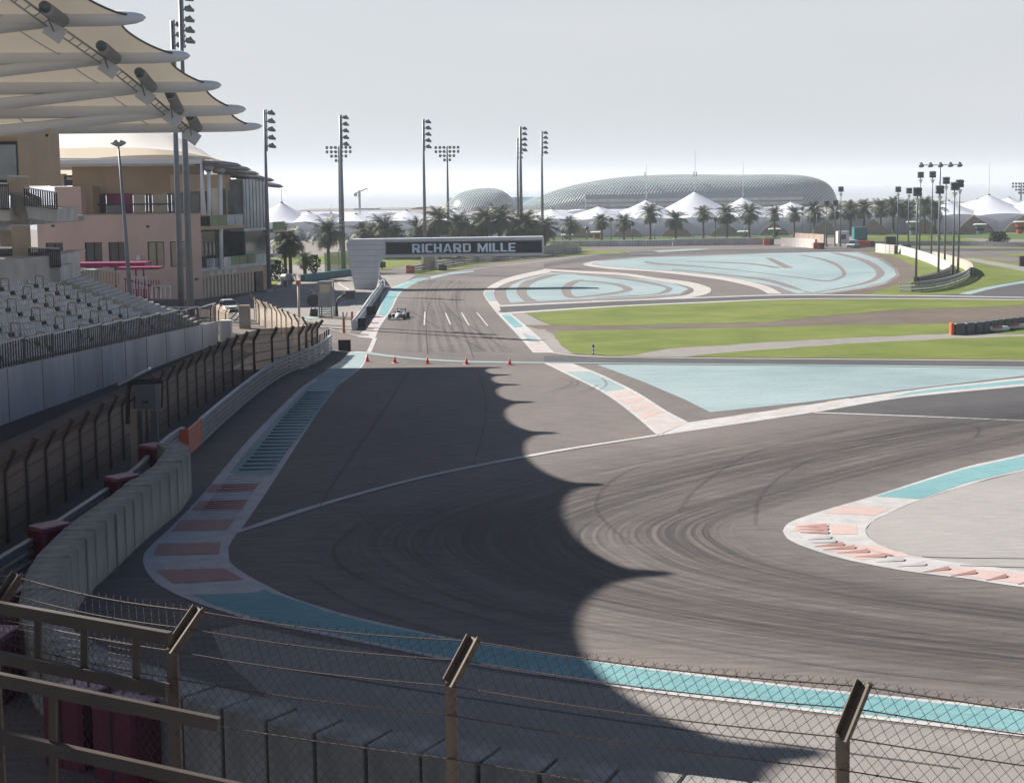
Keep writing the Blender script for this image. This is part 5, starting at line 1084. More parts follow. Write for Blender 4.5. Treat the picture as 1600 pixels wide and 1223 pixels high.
# grey block wall: every block is a thing
BP = [(262, 691), (279, 700), (272, 712), (262, 724), (243, 739), (222, 752), (195, 772), (171, 790), (147, 809), (122, 828), (100, 848), (84, 868), (73, 888), (66, 910), (62, 938), (66, 962), (84, 988), (116, 1010), (160, 1032), (222, 1054), (300, 1078), (380, 1099), (480, 1124), (620, 1152), (800, 1184), (1000, 1214), (1250, 1246), (1500, 1275), (1750, 1303)]
P = wpath(BP, 2.25, None, 400); L = sum((b - a).length for a, b in zip(P, P[1:])); NB = int(L / 1.52); P = resamp(P, NB + 1)
rr = random.Random(5)
BPROTO = None
for i in range(NB):
    a, b = P[i], P[i + 1]; c = (a + b) / 2; an = math.atan2(b.y - a.y, b.x - a.x); ln_ = (b - a).length
    lb = 'pale grey barrier block outside the bend, %s counted from the orange rail end' % ORD[min(i, 38)]
    if i > 38: lb = 'barrier block behind the wire fence, number %d from the orange rail end' % (i + 1)
    if BPROTO is None:
        o = thing('barrier_block', lb, 'barrier block', c, an, 'grey blocks of the curved barrier wall'); mb = MB(); mb.bevbox((0, 0, 1.125), (1.43, 1.28, 2.25), 0, .03); mb.build('body', 'block', o)
        BPROTO = o
    else: dup(BPROTO, c, an + rr.uniform(-.035, .035), lb, (ln_ / 1.52, 1 + rr.uniform(-.02, .02), 1 + rr.uniform(-.02, .02)))
MP = [((242, 694), -.6, 'upright magenta block behind the far end of the grey wall'), ((192, 742), .9, 'magenta block behind the middle of the grey wall'), ((78, 818), .9, 'large magenta block behind the grey wall, left of its near bend'),
      ((14, 920), 1.3, 'dark magenta block behind the tan post at the left edge'), ((-8, 985), 1.4, 'magenta block seen through the wire grid of the tan frame'), ((118, 1073), -.55, 'magenta block under the lower tan rail, left one of the pair'), ((196, 1092), -.5, 'magenta block under the lower tan rail, right one of the pair')]
for (x, y), an, lb in MP:
    q = G(x, y, 2.1); o = thing('magenta_block', lb, 'barrier block', (q.x, q.y, 0), an, 'magenta blocks behind the grey wall'); mb = MB(); mb.bevbox((0, 0, 1.02), (1.5, 1.15, 2.04), 0, .10); mb.build('body', 'magenta_block', o); mb = MB(); mb.bevbox((0, 0, 2.07), (1.36, 1.0, .06), 0, .02); mb.build('top', 'magenta_top', o)
    mb = MB(); mb.box((0, -.585, 1.0), (.06, .03, 1.9)); mb.box((0, .585, 1.0), (.06, .03, 1.9)); mb.build('strap', 'black', o)
# debris fences
def debris(name, label, P, h, m, lean=1, step=3, postw=.16, cables=5, arm=.7, pm='brown', cm='wire', hs=None):
    o = thing(name, label, 'fence', P[0]); O = P[0]; n = len(P); mb = MB(); L = 0; vs = []; fs = []; uv = []; prof = ((0, 0), (0, h - arm), (arm * .55, h))
    hs = hs or [h] * n
    for i, p in enumerate(P):
        if i: L += (P[i] - P[i - 1]).length
        t, q = frame_at(P, i)
        for dx, z in prof: vs.append(p - O + q * lean * dx + Vector((0, 0, z * hs[i] / h)))
        if i < n - 1:
            for j in range(2):
                a = i * 3 + j; fs.append((a, a + 3, a + 4, a + 1)); l2 = L + (P[i + 1] - p).length; z0, z1 = prof[j][1], prof[j + 1][1]; uv.append([(L, z0), (l2, z0), (l2, z1), (L, z1)])
    mb.add(vs, fs, uv); mb.build('mesh', m, o)
    cb = MB()
    for z in [h * (k + .6) / cables * .95 for k in range(cables)]:
        pts = []
        for i, p in enumerate(P): t, q = frame_at(P, i); dx = 0 if z < h - arm else arm * .55 * (z - h + arm) / arm; pts.append(p - O + q * lean * (dx + .03) + Vector((0, 0, z * hs[i] / h)))
        cb.tube(pts, .028, 4)
    cb.build('cables', cm, o)
    for i in range(0, n, step):
        t, q = frame_at(P, i); b = P[i] - O; ps = MB(); k_ = hs[i] / h; e = b + Vector((0, 0, (h - arm) * k_)); ps.bar(b, e, postw, postw * 1.3); ps.bar(e, b + q * lean * arm * .6 + Vector((0, 0, (h + .05) * k_)), postw, postw * 1.3); ps.build('post', pm, o)
    return o
TOPZ = 3.1
FPTS = [(-22.5, 44, 4.2), (-22.5, 60, 4.2), (-22.5, 80, 4.15), (-22.6, 100, 4.1), (-22.4, 118, 4.05), (-21.6, 128, 3.95), (-20.3, 132, 3.8), (-19.3, 135, 3.6), (-18.7, 139, 3.35), (-18.3, 147, 3.1)]
Q = cr(FPTS, 8); L_ = sum((Vector(b).xy - Vector(a).xy).length for a, b in zip(Q, Q[1:])); Q = resamp(Q, int(L_ / 1.0)); P = [Vector((q.x, q.y, 0)) for q in Q]
debris('debris_fence', 'long dark debris fence with cranked top posts in the shade left of the track', P, 4.0, 'catch', -1, 3, .20, 5, .9, 'fencepost', 'wire', [q.z for q in Q])
P = [Vector((p.x, p.y, 0)) for p in wpath([(397, 459), (406, 466), (425, 472), (447, 483), (466, 491), (482, 496), (494, 498)], TOPZ, 1.2)]
debris('debris_fence', 'short sunlit tan debris fence beyond the dark one, ending at its corner', P, TOPZ, 'catch_tan', -1, 3, .16, 14, .8, 'fencepost', 'beige')
P = [Vector((p.x, p.y, 0)) for p in wpath([(329, 474), (342, 478), (356, 483)], TOPZ, 1.2)]
debris('debris_fence', 'small greenish tan fence section at the end of the grandstand wall', P, TOPZ, 'catch_tan', 1, 3, .12, 14, .5, 'fencepost', 'beige')
# low posts at the far end of the guardrail
o = thing('bollard_rail', 'row of short black posts with a yellow one behind the far end of the guardrail', 'railing', G(495, 548), 0); OO = o.location
for k in range(8):
    q = G(489 + 3.4 * k, 553 - 2.2 * k) - OO; mb = MB(); mb.bar(q, q + Vector((.1, 0, 1.5)), .14, .14); mb.build('post', 'beige' if k == 4 else 'bars', o)
# road behind the fence: terrace base strips
struct(MB().add([(-60, 40, .05), (-34, 40, .05), (-29.5, 158, .05), (-40, 158, .05)], [(0, 1, 2, 3)]).build('service_lane', M['asphalt_dark']))
def low_wall(name, label, pts, h, th, m, z=0, nseg=None, cat='barrier', capm=None, group=None):
    P = wpath(pts, z, 1.2); o = thing(name, label, cat, P[0], 0, group); O = P[0]
    if nseg:   # separate chunks as body segments in one run
        mb = MB(); js = MB(); P = resamp(P, nseg + 1)
        for a, b in zip(P, P[1:]):
            c = (a + b) / 2 - O; mb.box((c.x, c.y, h / 2), ((b - a).length * .93, th, h), math.atan2(b.y - a.y, b.x - a.x))
            js.box((c.x, c.y, h / 2 - .04), ((b - a).length, th * .7, h - .15), math.atan2(b.y - a.y, b.x - a.x))
        mb.build('segments', m, o); js.build('core', 'bars', o)
    else:
        l = [p - O + frame_at(P, i)[1] * th / 2 for i, p in enumerate(P)]; r = [p - O - frame_at(P, i)[1] * th / 2 for i, p in enumerate(P)]; u = Vector((0, 0, h)); mb = MB()
        mb.grid([l, [p + u for p in l], [p + u for p in r], r]); mb.add([l[0], l[0] + u, r[0] + u, r[0], l[-1], l[-1] + u, r[-1] + u, r[-1]], [(0, 1, 2, 3), (4, 5, 6, 7)]); mb.build('wall', m, o)
    if capm:
        mb = MB(); mb.tube([p - O + Vector((0, 0, h + .07)) for p in P], .09, 6); mb.build('top_rail', capm, o)
    return o
low_wall('concrete_barrier', 'low pale concrete wall with a white top rail leading to the foot of the gantry', [(553, 516), (566, 498), (580, 476), (592, 459), (598, 448)], 1.05, .5, 'concrete', 0, None, 'barrier', 'railtop')
P = wpath([(600, 447), (594, 438), (590, 434)], 0, 1.0); guardrail('guardrail', 'short curved guardrail piece at the foot of the gantry', P, 2, .9, -1, 'rail', 2)
low_wall('teal_barrier', 'teal boarded tyre wall beside the palms left of the gantry', [(473, 440), (500, 436), (522, 433), (548, 430)], 1.1, .8, 'teal', 0, None)
low_wall('tyre_wall', 'pale tyre wall curving from the grass to the teal boards', [(446, 449), (442, 443), (448, 438), (473, 440)], 1.2, .8, 'concrete', 0, 12)
P = wpath([(647, 427), (660, 424.5), (690, 419), (730, 413), (780, 408), (840, 403), (880, 399), (910, 396)], 0, 3.0)
guardrail('guardrail', 'long curved steel guardrail behind the far straight under the gantry board', P, 3, 1.35, 1, 'rail', 2)
o = thing('barrier_end', 'orange end marker at the left end of the long far guardrail', 'marker', G(647, 427)); mb = MB(); mb.box((-.7, 0, .7), (1.4, .4, 1.4)); mb.build('panel', 'orange', o); mb = MB(); mb.box((-.7, -.22, .7), (1.2, .03, .3)); mb.build('stripe', 'orange_f', o)
low_wall('tan_railing_wall', 'tan slatted railing beyond the right end of the gantry board', [(846, 396), (870, 394), (905, 392)], 1.7, .3, 'beige', 0, 16)
low_wall('far_barrier', 'long grey segmented barrier at the foot of the tents left of centre', [(860, 385.5), (950, 385), (1010, 384.5), (1050, 384)], 1.5, .8, 'concrete', 0, 40)
low_wall('far_barrier', 'pale white segmented barrier in front of the tents at the centre', [(1052, 384), (1120, 383), (1196, 382)], 1.75, .8, 'step', 0, 36)
low_wall('far_wall', 'white concrete wall right of the orange end block', [(1221, 385), (1250, 386), (1275, 388)], 2.1, .6, 'step', 0, None)
low_wall('far_barrier', 'long dark guardrail with an orange stretch beyond the white car', [(1350, 385), (1420, 384), (1500, 384), (1600, 386), (1750, 388)], 1.1, .4, 'metal', 0, None)
low_wall('tan_wall', 'tan screen wall behind the white concrete wall, between the short lamp posts', [(1243, 380), (1262, 381), (1288, 383)], 2.6, .4, 'tan_screen', 0, None, 'wall')
for x, y, w, lb in ((1198, 383, 1.6, 'orange block ending the white segmented barrier'), (1276, 389, 1.6, 'orange block ending the white concrete wall'), (1345, 386, 4.4, 'orange boards beside the white car')):
    q = G(x, y); o = thing('orange_marker', lb, 'marker', q); mb = MB(); mb.bevbox((0, 0, .75), (w, .7, 1.5), 0, .05); mb.build('panel', 'orange', o); mb = MB(); mb.box((w / 2 + .5, .1, .7), (1, .6, 1.4)); mb.build('dark_end', 'bars', o)
o = thing('container', 'dark green container behind the white car', 'container', G(1343, 378)); mb = MB(); mb.box((0, 0, 1.9), (3.4, 3, 3.8)); mb.build('body', 'teal', o); mb = MB()
for k in range(6): mb.box((-1.5 + .6 * k, -1.52, 1.9), (.08, .06, 3.4))
mb.build('ribs', 'bars', o)
o = thing('container', 'pale green cabin left of the white car', 'container', G(1316, 380)); mb = MB(); mb.box((0, 0, 1.5), (2.8, 3, 3.0)); mb.build('body', 'gwhite', o); mb = MB(); mb.box((0, -1.53, 1.6), (1.2, .06, 1.2)); mb.build('window', 'glass', o)
# far mesh fences
def panel_fence(name, label, pts, h, m, step=3.0):
    P = wpath(pts, 0, step); o = thing(name, label, 'fence', P[0]); O = P[0]; L = 0; mb = MB(); vs = []; fs = []; uv = []
    for i, p in enumerate(P):
        vs += [p - O, p - O + Vector((0, 0, h))]
        if i: l2 = L + (P[i] - P[i - 1]).length; fs.append((2 * i - 2, 2 * i, 2 * i + 1, 2 * i - 1)); uv.append([(L, 0), (l2, 0), (l2, h), (L, h)]); L = l2
    mb.add(vs, fs, uv); mb.build('mesh', m, o); ps = MB()
    for p in P: ps.tube([p - O, p - O + Vector((0, 0, h + .1))], .06, 5)
    ps.build('posts', 'pole', o); return o
panel_fence('green_windbreak', 'green windbreak fence around the big palm left of the gantry', [(508, 428), (530, 426), (547, 424)], 3.8, 'shade_cloth')
panel_fence('mesh_fence', 'fine mesh fence on the bank before the left tents', [(852, 381), (950, 380.5), (1060, 379), (1200, 377)], 2.2, 'chain_far', 6)
panel_fence('mesh_fence', 'low mesh fence on the green mound behind the right lamp posts', [(1355, 381), (1420, 380), (1500, 380)], 1.6, 'chain_far', 6)
# arrow shaped island barrier
P = wpath([(1430, 456), (1408, 456), (1406, 455.5), (1430, 457), (1460, 454), (1490, 446), (1510, 438), (1516, 432)], 0, 1.5)
P = wpath([(1406, 456), (1420, 457), (1440, 456), (1465, 452.5), (1490, 446), (1508, 438), (1516, 431)], 0, 2.0)
guardrail('guardrail', 'steel guardrail forming the front edge of the arrow shaped grass island', P, 3, 1.45, -1, 'rail', 2, 'metal', 'rail')
low_wall('tyre_wall', 'dark tyre wall behind the front rail of the arrow shaped island', [(1432, 448), (1455, 443), (1480, 434), (1488, 430)], 1.4, .9, 'bars', 0, 22)
low_wall('tyre_wall', 'pale tan segmented wall on the right side of the arrow island', [(1517, 432), (1514, 424), (1500, 417), (1480, 411), (1458, 405)], 1.5, .7, 'beige', 0, 26)
low_wall('concrete_barrier', 'long pale concrete wall on the left side of the arrow island', [(1405, 396), (1430, 403), (1455, 412), (1475, 422), (1487, 430)], 1.7, .5, 'step', 0, None)
low_wall('concrete_barrier', 'white block barrier at the back left of the arrow island', [(1371, 394), (1385, 396), (1400, 397)], 1.9, .9, 'step', 0, 6)
o = thing('marshal_post', 'dark marshal cabinet at the back of the arrow island', 'cabinet', G(1391, 392)); mb = MB(); mb.bevbox((0, 0, 1.6), (2.2, 1.5, 3.2)); mb.build('body', 'darkmetal', o); mb = MB(); mb.box((0, -.77, 2.2), (1.5, .04, .8)); mb.build('window', 'glass', o)
o = thing('teal_cover', 'teal equipment cover beside the back wall of the island', 'cover', G(1414, 393)); mb = MB(); mb.bevbox((0, 0, .8), (2.6, 1.2, 1.6), .2, .2); mb.build('cover', 'teal', o)
# right edge barrier
P = wpath([(1490, 523), (1520, 521), (1560, 516), (1600, 511), (1700, 499)], 0, 1.3)
o = thing('segment_barrier', 'dark ribbed barrier with an orange end standing on the right lawn', 'barrier', P[0]); O = P[0]; mb = MB(); gpz = MB()
for i, (a, b) in enumerate(zip(P, P[1:])):
    c = (a + b) / 2 - O; an = math.atan2(b.y - a.y, b.x - a.x); mb.bevbox((c.x, c.y, .57), ((b - a).length * .86, .7, 1.14), an, .06); gpz.box((c.x, c.y, .5), ((b - a).length * 1.02, .5, 1.0), an)
mb.build('segments', 'display', o); gpz.build('core', 'black', o); mb = MB(); mb.box((-.2, 0, .6), (.3, .8, 1.2)); mb.build('orange_end', 'orange', o)
for x, y, lb in ((1560, 518, 'pale red and white hull shaped cushion before the right barrier, left one'), (1587, 514, 'pale red and white hull shaped cushion before the right barrier, right one')):
    q = G(x, y); o = thing('cushion', lb, 'cushion', q, .1, 'hull shaped cushions by the right barrier'); mb = MB(); mb.tube([(-1.3, 0, .45), (-1.1, 0, .35), (-.3, 0, .3), (.5, 0, .3), (1.0, 0, .32), (1.25, 0, .4)], [.05, .26, .30, .30, .25, .05], 10); mb.build('body', 'tube', o, True); mb = MB(); mb.tube([(-.7, 0, .36), (.3, 0, .36)], .29, 10); mb.build('red_band', 'orange_f', o, True)
for x, y, w, h, lb in ((1592, 418, 1.6, 1.4, 'dark barrier stub at the right edge'),):
    P = wpath([(1592, 416), (1620, 416), (1680, 418)], 0, 1.6); o = thing('segment_barrier', lb, 'barrier', P[0]); mb = MB()
    for a, b in zip(P, P[1:]): c = (a + b) / 2 - P[0]; mb.bevbox((c.x, c.y, .9), ((b - a).length * .9, .9, 1.8), math.atan2(b.y - a.y, b.x - a.x))
    mb.build('segments', 'darkmetal', o)
# boards, cones, markers
for x, y, w, h, lb in ((538.5, 548, .95, .78, 'square black distance board nearest the camera, by the end of the guardrail'), (563, 512, .95, .72, 'square black distance board in the middle of the three by the low wall'), (580, 492, .92, .72, 'square black distance board furthest away by the low wall'), (692, 423, 1.2, .9, 'small dark board on the verge below the gantry board')):
    q = G(x, y); o = thing('distance_board', lb, 'sign', q, 0, 'black distance boards'); s = w
    mb = MB(); mb.box((0, 0, .55 + .0), (1.25 * s, .10, 1.0)); mb.build('board', 'black', o)
    mb = MB(); mb.box((-.5 * s, .1, .35), (.07, .07, .7)); mb.box((.5 * s, .1, .35), (.07, .07, .7)); mb.box((0, .25, .04), (1.1 * s, .5, .06)); mb.build('stand', 'metal', o)
cp = None
for i, (x, y, lb) in enumerate([(574, 565, 'red traffic cone beside the blue kerb, leftmost of the row'), (617, 567, 'red traffic cone, second from the left in the row across the track'), (668, 568.5, 'red traffic cone in the middle of the row across the track'), (729, 569, 'red traffic cone, second from the right in the row'), (796.5, 570, 'red traffic cone, rightmost of the row, near the tip of the roof shadow')]):
    q = G(x, y)
    if cp is None:
        cp = thing('traffic_cone', lb, 'traffic cone', q, 0, 'red cones across the track'); mb = MB(); mb.tube([(0, 0, .03), (0, 0, .35), (0, 0, .62)], [.17, .09, .035], 12); mb.build('cone', 'cone', cp, True); mb = MB(); mb.bevbox((0, 0, .02), (.46, .46, .04), 0, .015); mb.build('base', 'cone', cp); mb = MB(); mb.tube([(0, 0, .32), (0, 0, .42)], [.105, .080], 12); mb.build('band', 'orange_f', cp)
    else: dup(cp, q, i * .7, lb)
for x, y, h, lb in ((537.5, 520, 1.75, 'orange and white marker post at the end of the pale apron'), (550.5, 508, 1.55, 'plain orange marker post left of the black boards')):
    o = thing('marker_post', lb, 'marker post', G(x, y)); mb = MB(); mb.bevbox((0, 0, h / 2), (.26, .26, h)); mb.build('post', 'orange', o)
    if 'white' in lb: mb = MB(); mb.bar((.1, -.05, h - .5), (.42, -.05, h + .5), .14, .14); mb.build('white_arm', 'tube', o); mb = MB(); mb.box((-.05, -.02, h + .25), (.12, .12, .5)); mb.build('lamp', 'black', o)
    else: mb = MB(); mb.box((0, -.14, h * .7), (.2, .02, .2)); mb.build('reflector', 'orange_f', o)
o = thing('marker_post', 'slim teal and white post at the edge of the middle lawn', 'marker post', G(927, 554)); 
for k in range(4): mb = MB(); mb.tube([(0, 0, .17 * k), (0, 0, .17 * k + .17)], .07, 8); mb.build('stripe', 'teal' if k % 2 == 0 else 'tube', o)
mb = MB(); mb.tube([(0, 0, .66), (0, 0, .92)], .11, 8); mb.build('head', 'teal', o)
# start / marshal kit
q = G(509, 497); o = thing('stair_tower', 'grey framed steps tower with dark steps beside the pit exit', 'stair tower', q); H1 = ZT(509, 441, q.y)
mb = MB()
for s in (-1, 1): mb.box((s * .75, 0, H1 / 2), (.16, .3, H1)); mb.box((s * .75, 2.2, H1 / 2), (.14, .2, H1))
mb.box((0, 0, H1), (1.7, .35, .2)); mb.box((0, 1.1, H1 + .02), (1.7, 2.4, .08)); mb.build('frame', 'metal', o)
mb = MB(); mb.box((0, .1, H1 * .84), (1.34, .1, H1 * .22)); mb.build('screen', 'beige', o); mb = MB(); mb.box((0, .6, H1 * .5), (1.34, .08, H1 * .42)); mb.build('panel', 'glass_l', o)
mb = MB()
for k in range(6): mb.box((0, -.3 + k * .22, .12 + k * .2), (1.3, .26, .1))
mb.build('steps', 'black', o)
q = G(490, 494); o = thing('cable_drum', 'dark wheeled drum stand left of the steps tower', 'drum stand', q); mb = MB(); mb.tube([(0, -.1, 1.9), (0, .1, 1.9)], .75, 16); mb.build('drum', 'darkmetal', o)
mb = MB(); mb.bar((-.5, 0, 0), (0, 0, 1.9), .1, .1); mb.bar((.5, 0, 0), (0, 0, 1.9), .1, .1); mb.bar((0, 0, 1.9), (0, 0, 3.3), .1, .1); mb.build('stand', 'metal', o); mb = MB(); mb.bevbox((.1, -.2, .45), (.9, .6, .9)); mb.build('box', 'black', o)
q = G(526, 494); o = thing('camera_crane', 'dark curved arm with a boxed camera beside the steps tower', 'camera crane', q); hh_ = ZT(535, 462, q.y)
mb = MB(); mb.tube([(0, 0, 0), (0, 0, hh_ * .55), (.25, 0, hh_ * .85), (.8, 0, hh_), (1.3, 0, hh_)], [.22, .16, .14, .12, .12], 8); mb.build('arm', 'darkmetal', o, True); mb = MB(); mb.bevbox((1.75, 0, hh_ + .1), (1.2, .9, 1.0)); mb.build('camera_box', 'bars', o)
q = G(468, 513); o = thing('post', 'thin pale tan post standing by the sunlit debris fence', 'post', q); z = ZT(468, 438, q.y); mb = MB(); mb.tube([(0, 0, 0), (0, 0, z - .5)], .14, 8); mb.build('pole', 'beige', o, True); mb = MB(); mb.box((0, 0, z - .25), (.5, .3, .5)); mb.build('head', 'orange_f', o)
for x, y, lb in ((383, 513, 'grey cabinet beside the debris fence'),):
    q = G(x, y); o = thing('cabinet', lb, 'cabinet', q); mb = MB(); mb.bevbox((0, 0, 1.3), (1.2, .8, 2.6)); mb.build('body', 'tan_screen', o); mb = MB(); mb.box((0, -.42, 1.4), (.9, .03, 1.9)); mb.build('door', 'concrete_d', o)
o = thing('teal_barrier', 'folded teal barriers behind the white car at the building', 'barrier', G(369, 503)); 
for k in range(3): mb = MB(); mb.bar((-.9 + k * .7, 0, .1), (.1 + k * .7, 0, 1.1), .5, .12); mb.build('panel', 'teal', o)
q = G(699, 412); o = thing('lamp_box', 'black camera box on a curved neck right of the gantry post', 'camera', G(597, 421)); mb = MB(); mb.tube([(0, 0, 0), (0, 0, 2.2), (.2, 0, 3.0)], .12, 6); mb.build('neck', 'black', o); mb = MB(); mb.bevbox((-.1, -.2, .9), (1.6, 1.0, 1.1)); mb.build('box', 'black', o)
q = G(671, 421); o = thing('tan_structure', 'tan and grey kiosk under the middle of the gantry board', 'kiosk', q); mb = MB(); mb.bevbox((0, 0, 1.8), (2.9, 1.6, 3.6)); mb.build('body', 'tan_screen', o); 
for x in (-1.2, 1.3): mb = MB(); mb.box((x, -.85, 1.9), (.35, .1, 3.4)); mb.build('column', 'tube', o)
# ---------------- loudspeaker / screen box on the near debris fence
YQ = 84.0
def q3(x, y, Y=YQ): return V(x, y, Y)
base = V(204, 700, YQ); base.z = 0
o = thing('display_box', 'dark grey display box hung in a black frame on the near debris fence', 'display', base); Ob = base
def ob(mb, n, m, sm=False): mb.v = [(a - Ob.x, b - Ob.y, c) for a, b, c in mb.v]; return mb.build(n, m, o, sm)
mb = MB(); a, b = q3(213, 600), q3(248, 638); mb.bevbox(((a.x + b.x) / 2, YQ, (a.z + b.z) / 2), (b.x - a.x, .7, a.z - b.z), -.15, .05); ob(mb, 'box', 'display')
mb = MB(); mb.tube([q3(200, 662), q3(200, 612), q3(203, 600), q3(210, 597), q3(254, 595)], .13, 7); mb.bar(q3(254, 593), q3(253, 637), .1, .1); mb.bar(q3(200, 632), q3(228, 602), .1, .1); mb.bar(q3(240, 598), q3(240, 622, YQ + .8), .1, .1); ob(mb, 'bracket', 'black')
mb = MB(); mb.bar(q3(186, 600), q3(234, 576), .5, .16); ob(mb, 'sloped_cap', 'concrete_d')
mb = MB(); mb.bar(q3(212, 586), q3(234, 575), .55, .08); ob(mb, 'light_edge', 'railtop')
mb = MB(); a = q3(227, 628, YQ - .38); mb.box(tuple(a), (.35, .02, .16)); ob(mb, 'label_plate', 'black')
for x0, x1, lb, yy in ((203, 214, 'tan', 640), (216, 222, 'dark', 640), (236, 246, 'grey', 640)):
    mb = MB(); a, b = q3(x0, yy, YQ + 1.2), q3(x1, yy, YQ + 1.2); mb.box(((a.x + b.x) / 2, YQ + 1.2, a.z / 2), (b.x - a.x, .3, a.z)); ob(mb, 'support_column', {'tan': 'tan_screen', 'dark': 'bars', 'grey': 'display'}[lb])
# ================================================================ FORMULA CAR, CARS, PEOPLE
q = G(623.5, 497.5); fc = thing('formula_car', 'white and black open wheel racing car driving toward the camera on the straight', 'racing car', q, math.radians(-5))
def fcb(mb, n, m, par=fc, sm=True): return mb.build(n, m, par, sm)
mb = MB()   # tub and nose, facing -Y
secs = [(-2.45, .10, .10, .28), (-2.2, .16, .12, .32), (-1.5, .20, .16, .40), (-.9, .28, .24, .44), (-.2, .36, .30, .46), (.4, .38, .34, .50), (1.2, .30, .30, .50), (2.0, .18, .18, .46)]
rows = []
for y, w, h, zc in secs: rows.append([Vector((w * math.copysign(abs(math.cos(t)) ** .7, math.cos(t)), y, zc + h * math.copysign(abs(math.sin(t)) ** .7, math.sin(t)))) for t in [2 * PI * k / 16 for k in range(17)]])
mb.grid(rows); mb.add([rows[0][k] for k in range(16)], [tuple(range(16))]); fcb(mb, 'nose_and_tub', 'carwhite')
for s in (-1, 1):
    mb = MB(); rows = []
    for y, x, w, h, zc in ((-.45, .58, .18, .20, .40), (-.3, .60, .24, .25, .40), (.4, .60, .24, .24, .38), (1.1, .50, .18, .18, .34), (1.7, .35, .08, .10, .3)): rows.append([Vector((s * x + w * math.copysign(abs(math.cos(t)) ** .6, math.cos(t)), y, zc + h * math.copysign(abs(math.sin(t)) ** .6, math.sin(t)))) for t in [2 * PI * k / 12 for k in range(13)]])
    mb.grid(rows); fcb(mb, 'sidepod', 'carwhite'); mb = MB(); mb.box((s * .60, -.47, .41), (.32, .06, .30)); fcb(mb, 'intake', 'black', fc, False)
    for y in (-1.55, 1.45):
        w = .17 if y < 0 else .20; x = .83; mb = MB(); mb.tube([(s * x - w, y, .33), (s * x - w * .7, y, .33), (s * x + w * .7, y, .33), (s * x + w, y, .33)], [.28, .33, .33, .28], 20); wh = fcb(mb, 'wheel', 'rubber'); mb = MB(); mb.tube([(s * (x + .0) + s * w - .01, y, .33), (s * x + s * w + .015, y, .33)], .17, 14); mb.build('rim', 'metal', wh)
        mb = MB()
        for dz, dy in ((.10, -.12), (-.08, .10), (.1, .12)): mb.bar((s * .25, y + dy, .40 + dz), (s * .68, y, .36 + dz), .04, .03)
        fcb(mb, 'suspension', 'black', fc, False)
mb = MB(); mb.box((0, -2.45, .12), (1.75, .42, .04)); mb.box((0, -2.3, .20), (1.6, .25, .03)); fcb(mb, 'front_wing', 'carwhite', fc, False)
for s in (-1, 1): mb = MB(); mb.box((s * .88, -2.4, .19), (.03, .5, .22)); fcb(mb, 'wing_endplate', 'black', fc, False)
mb = MB(); mb.box((0, 2.15, .86), (.95, .32, .05), 0); mb.box((0, 2.25, .98), (.95, .18, .05)); fcb(mb, 'rear_wing', 'black', fc, False)
for s in (-1, 1): mb = MB(); mb.box((s * .49, 2.15, .72), (.03, .5, .62)); fcb(mb, 'rear_endplate', 'black', fc, False)
mb = MB(); mb.tube([(0, .35, .78), (0, .6, .86), (0, 1.3, .72), (0, 2.0, .52)], [.12, .17, .14, .05], 10); fcb(mb, 'airbox', 'carwhite'); mb = MB(); mb.tube([(0, .33, .86), (0, .36, .86)], .11, 10); fcb(mb, 'airbox_mouth', 'black')
mb = MB(); mb.sphere((0, .0, .80), .15, 12, 8, (1, 1.1, 1)); hl = fcb(mb, 'driver_helmet', 'orange_f'); mb = MB(); mb.box((0, -.14, .81), (.2, .06, .07)); mb.build('visor', 'black', hl)
mb = MB(); mb.tube([(0, -.25, .72), (0, -.18, .78)], [.25, .22], 12); fcb(mb, 'cockpit_rim', 'black')
for s in (-1, 1): mb = MB(); mb.box((s * .42, -.42, .80), (.16, .06, .08)); mb.bar((s * .3, -.42, .66), (s * .42, -.42, .78), .02, .02); fcb(mb, 'mirror', 'black', fc, False)
mb = MB(); mb.box((0, .2, .07), (1.3, 3.2, .04)); fcb(mb, 'floor', 'black', fc, False)
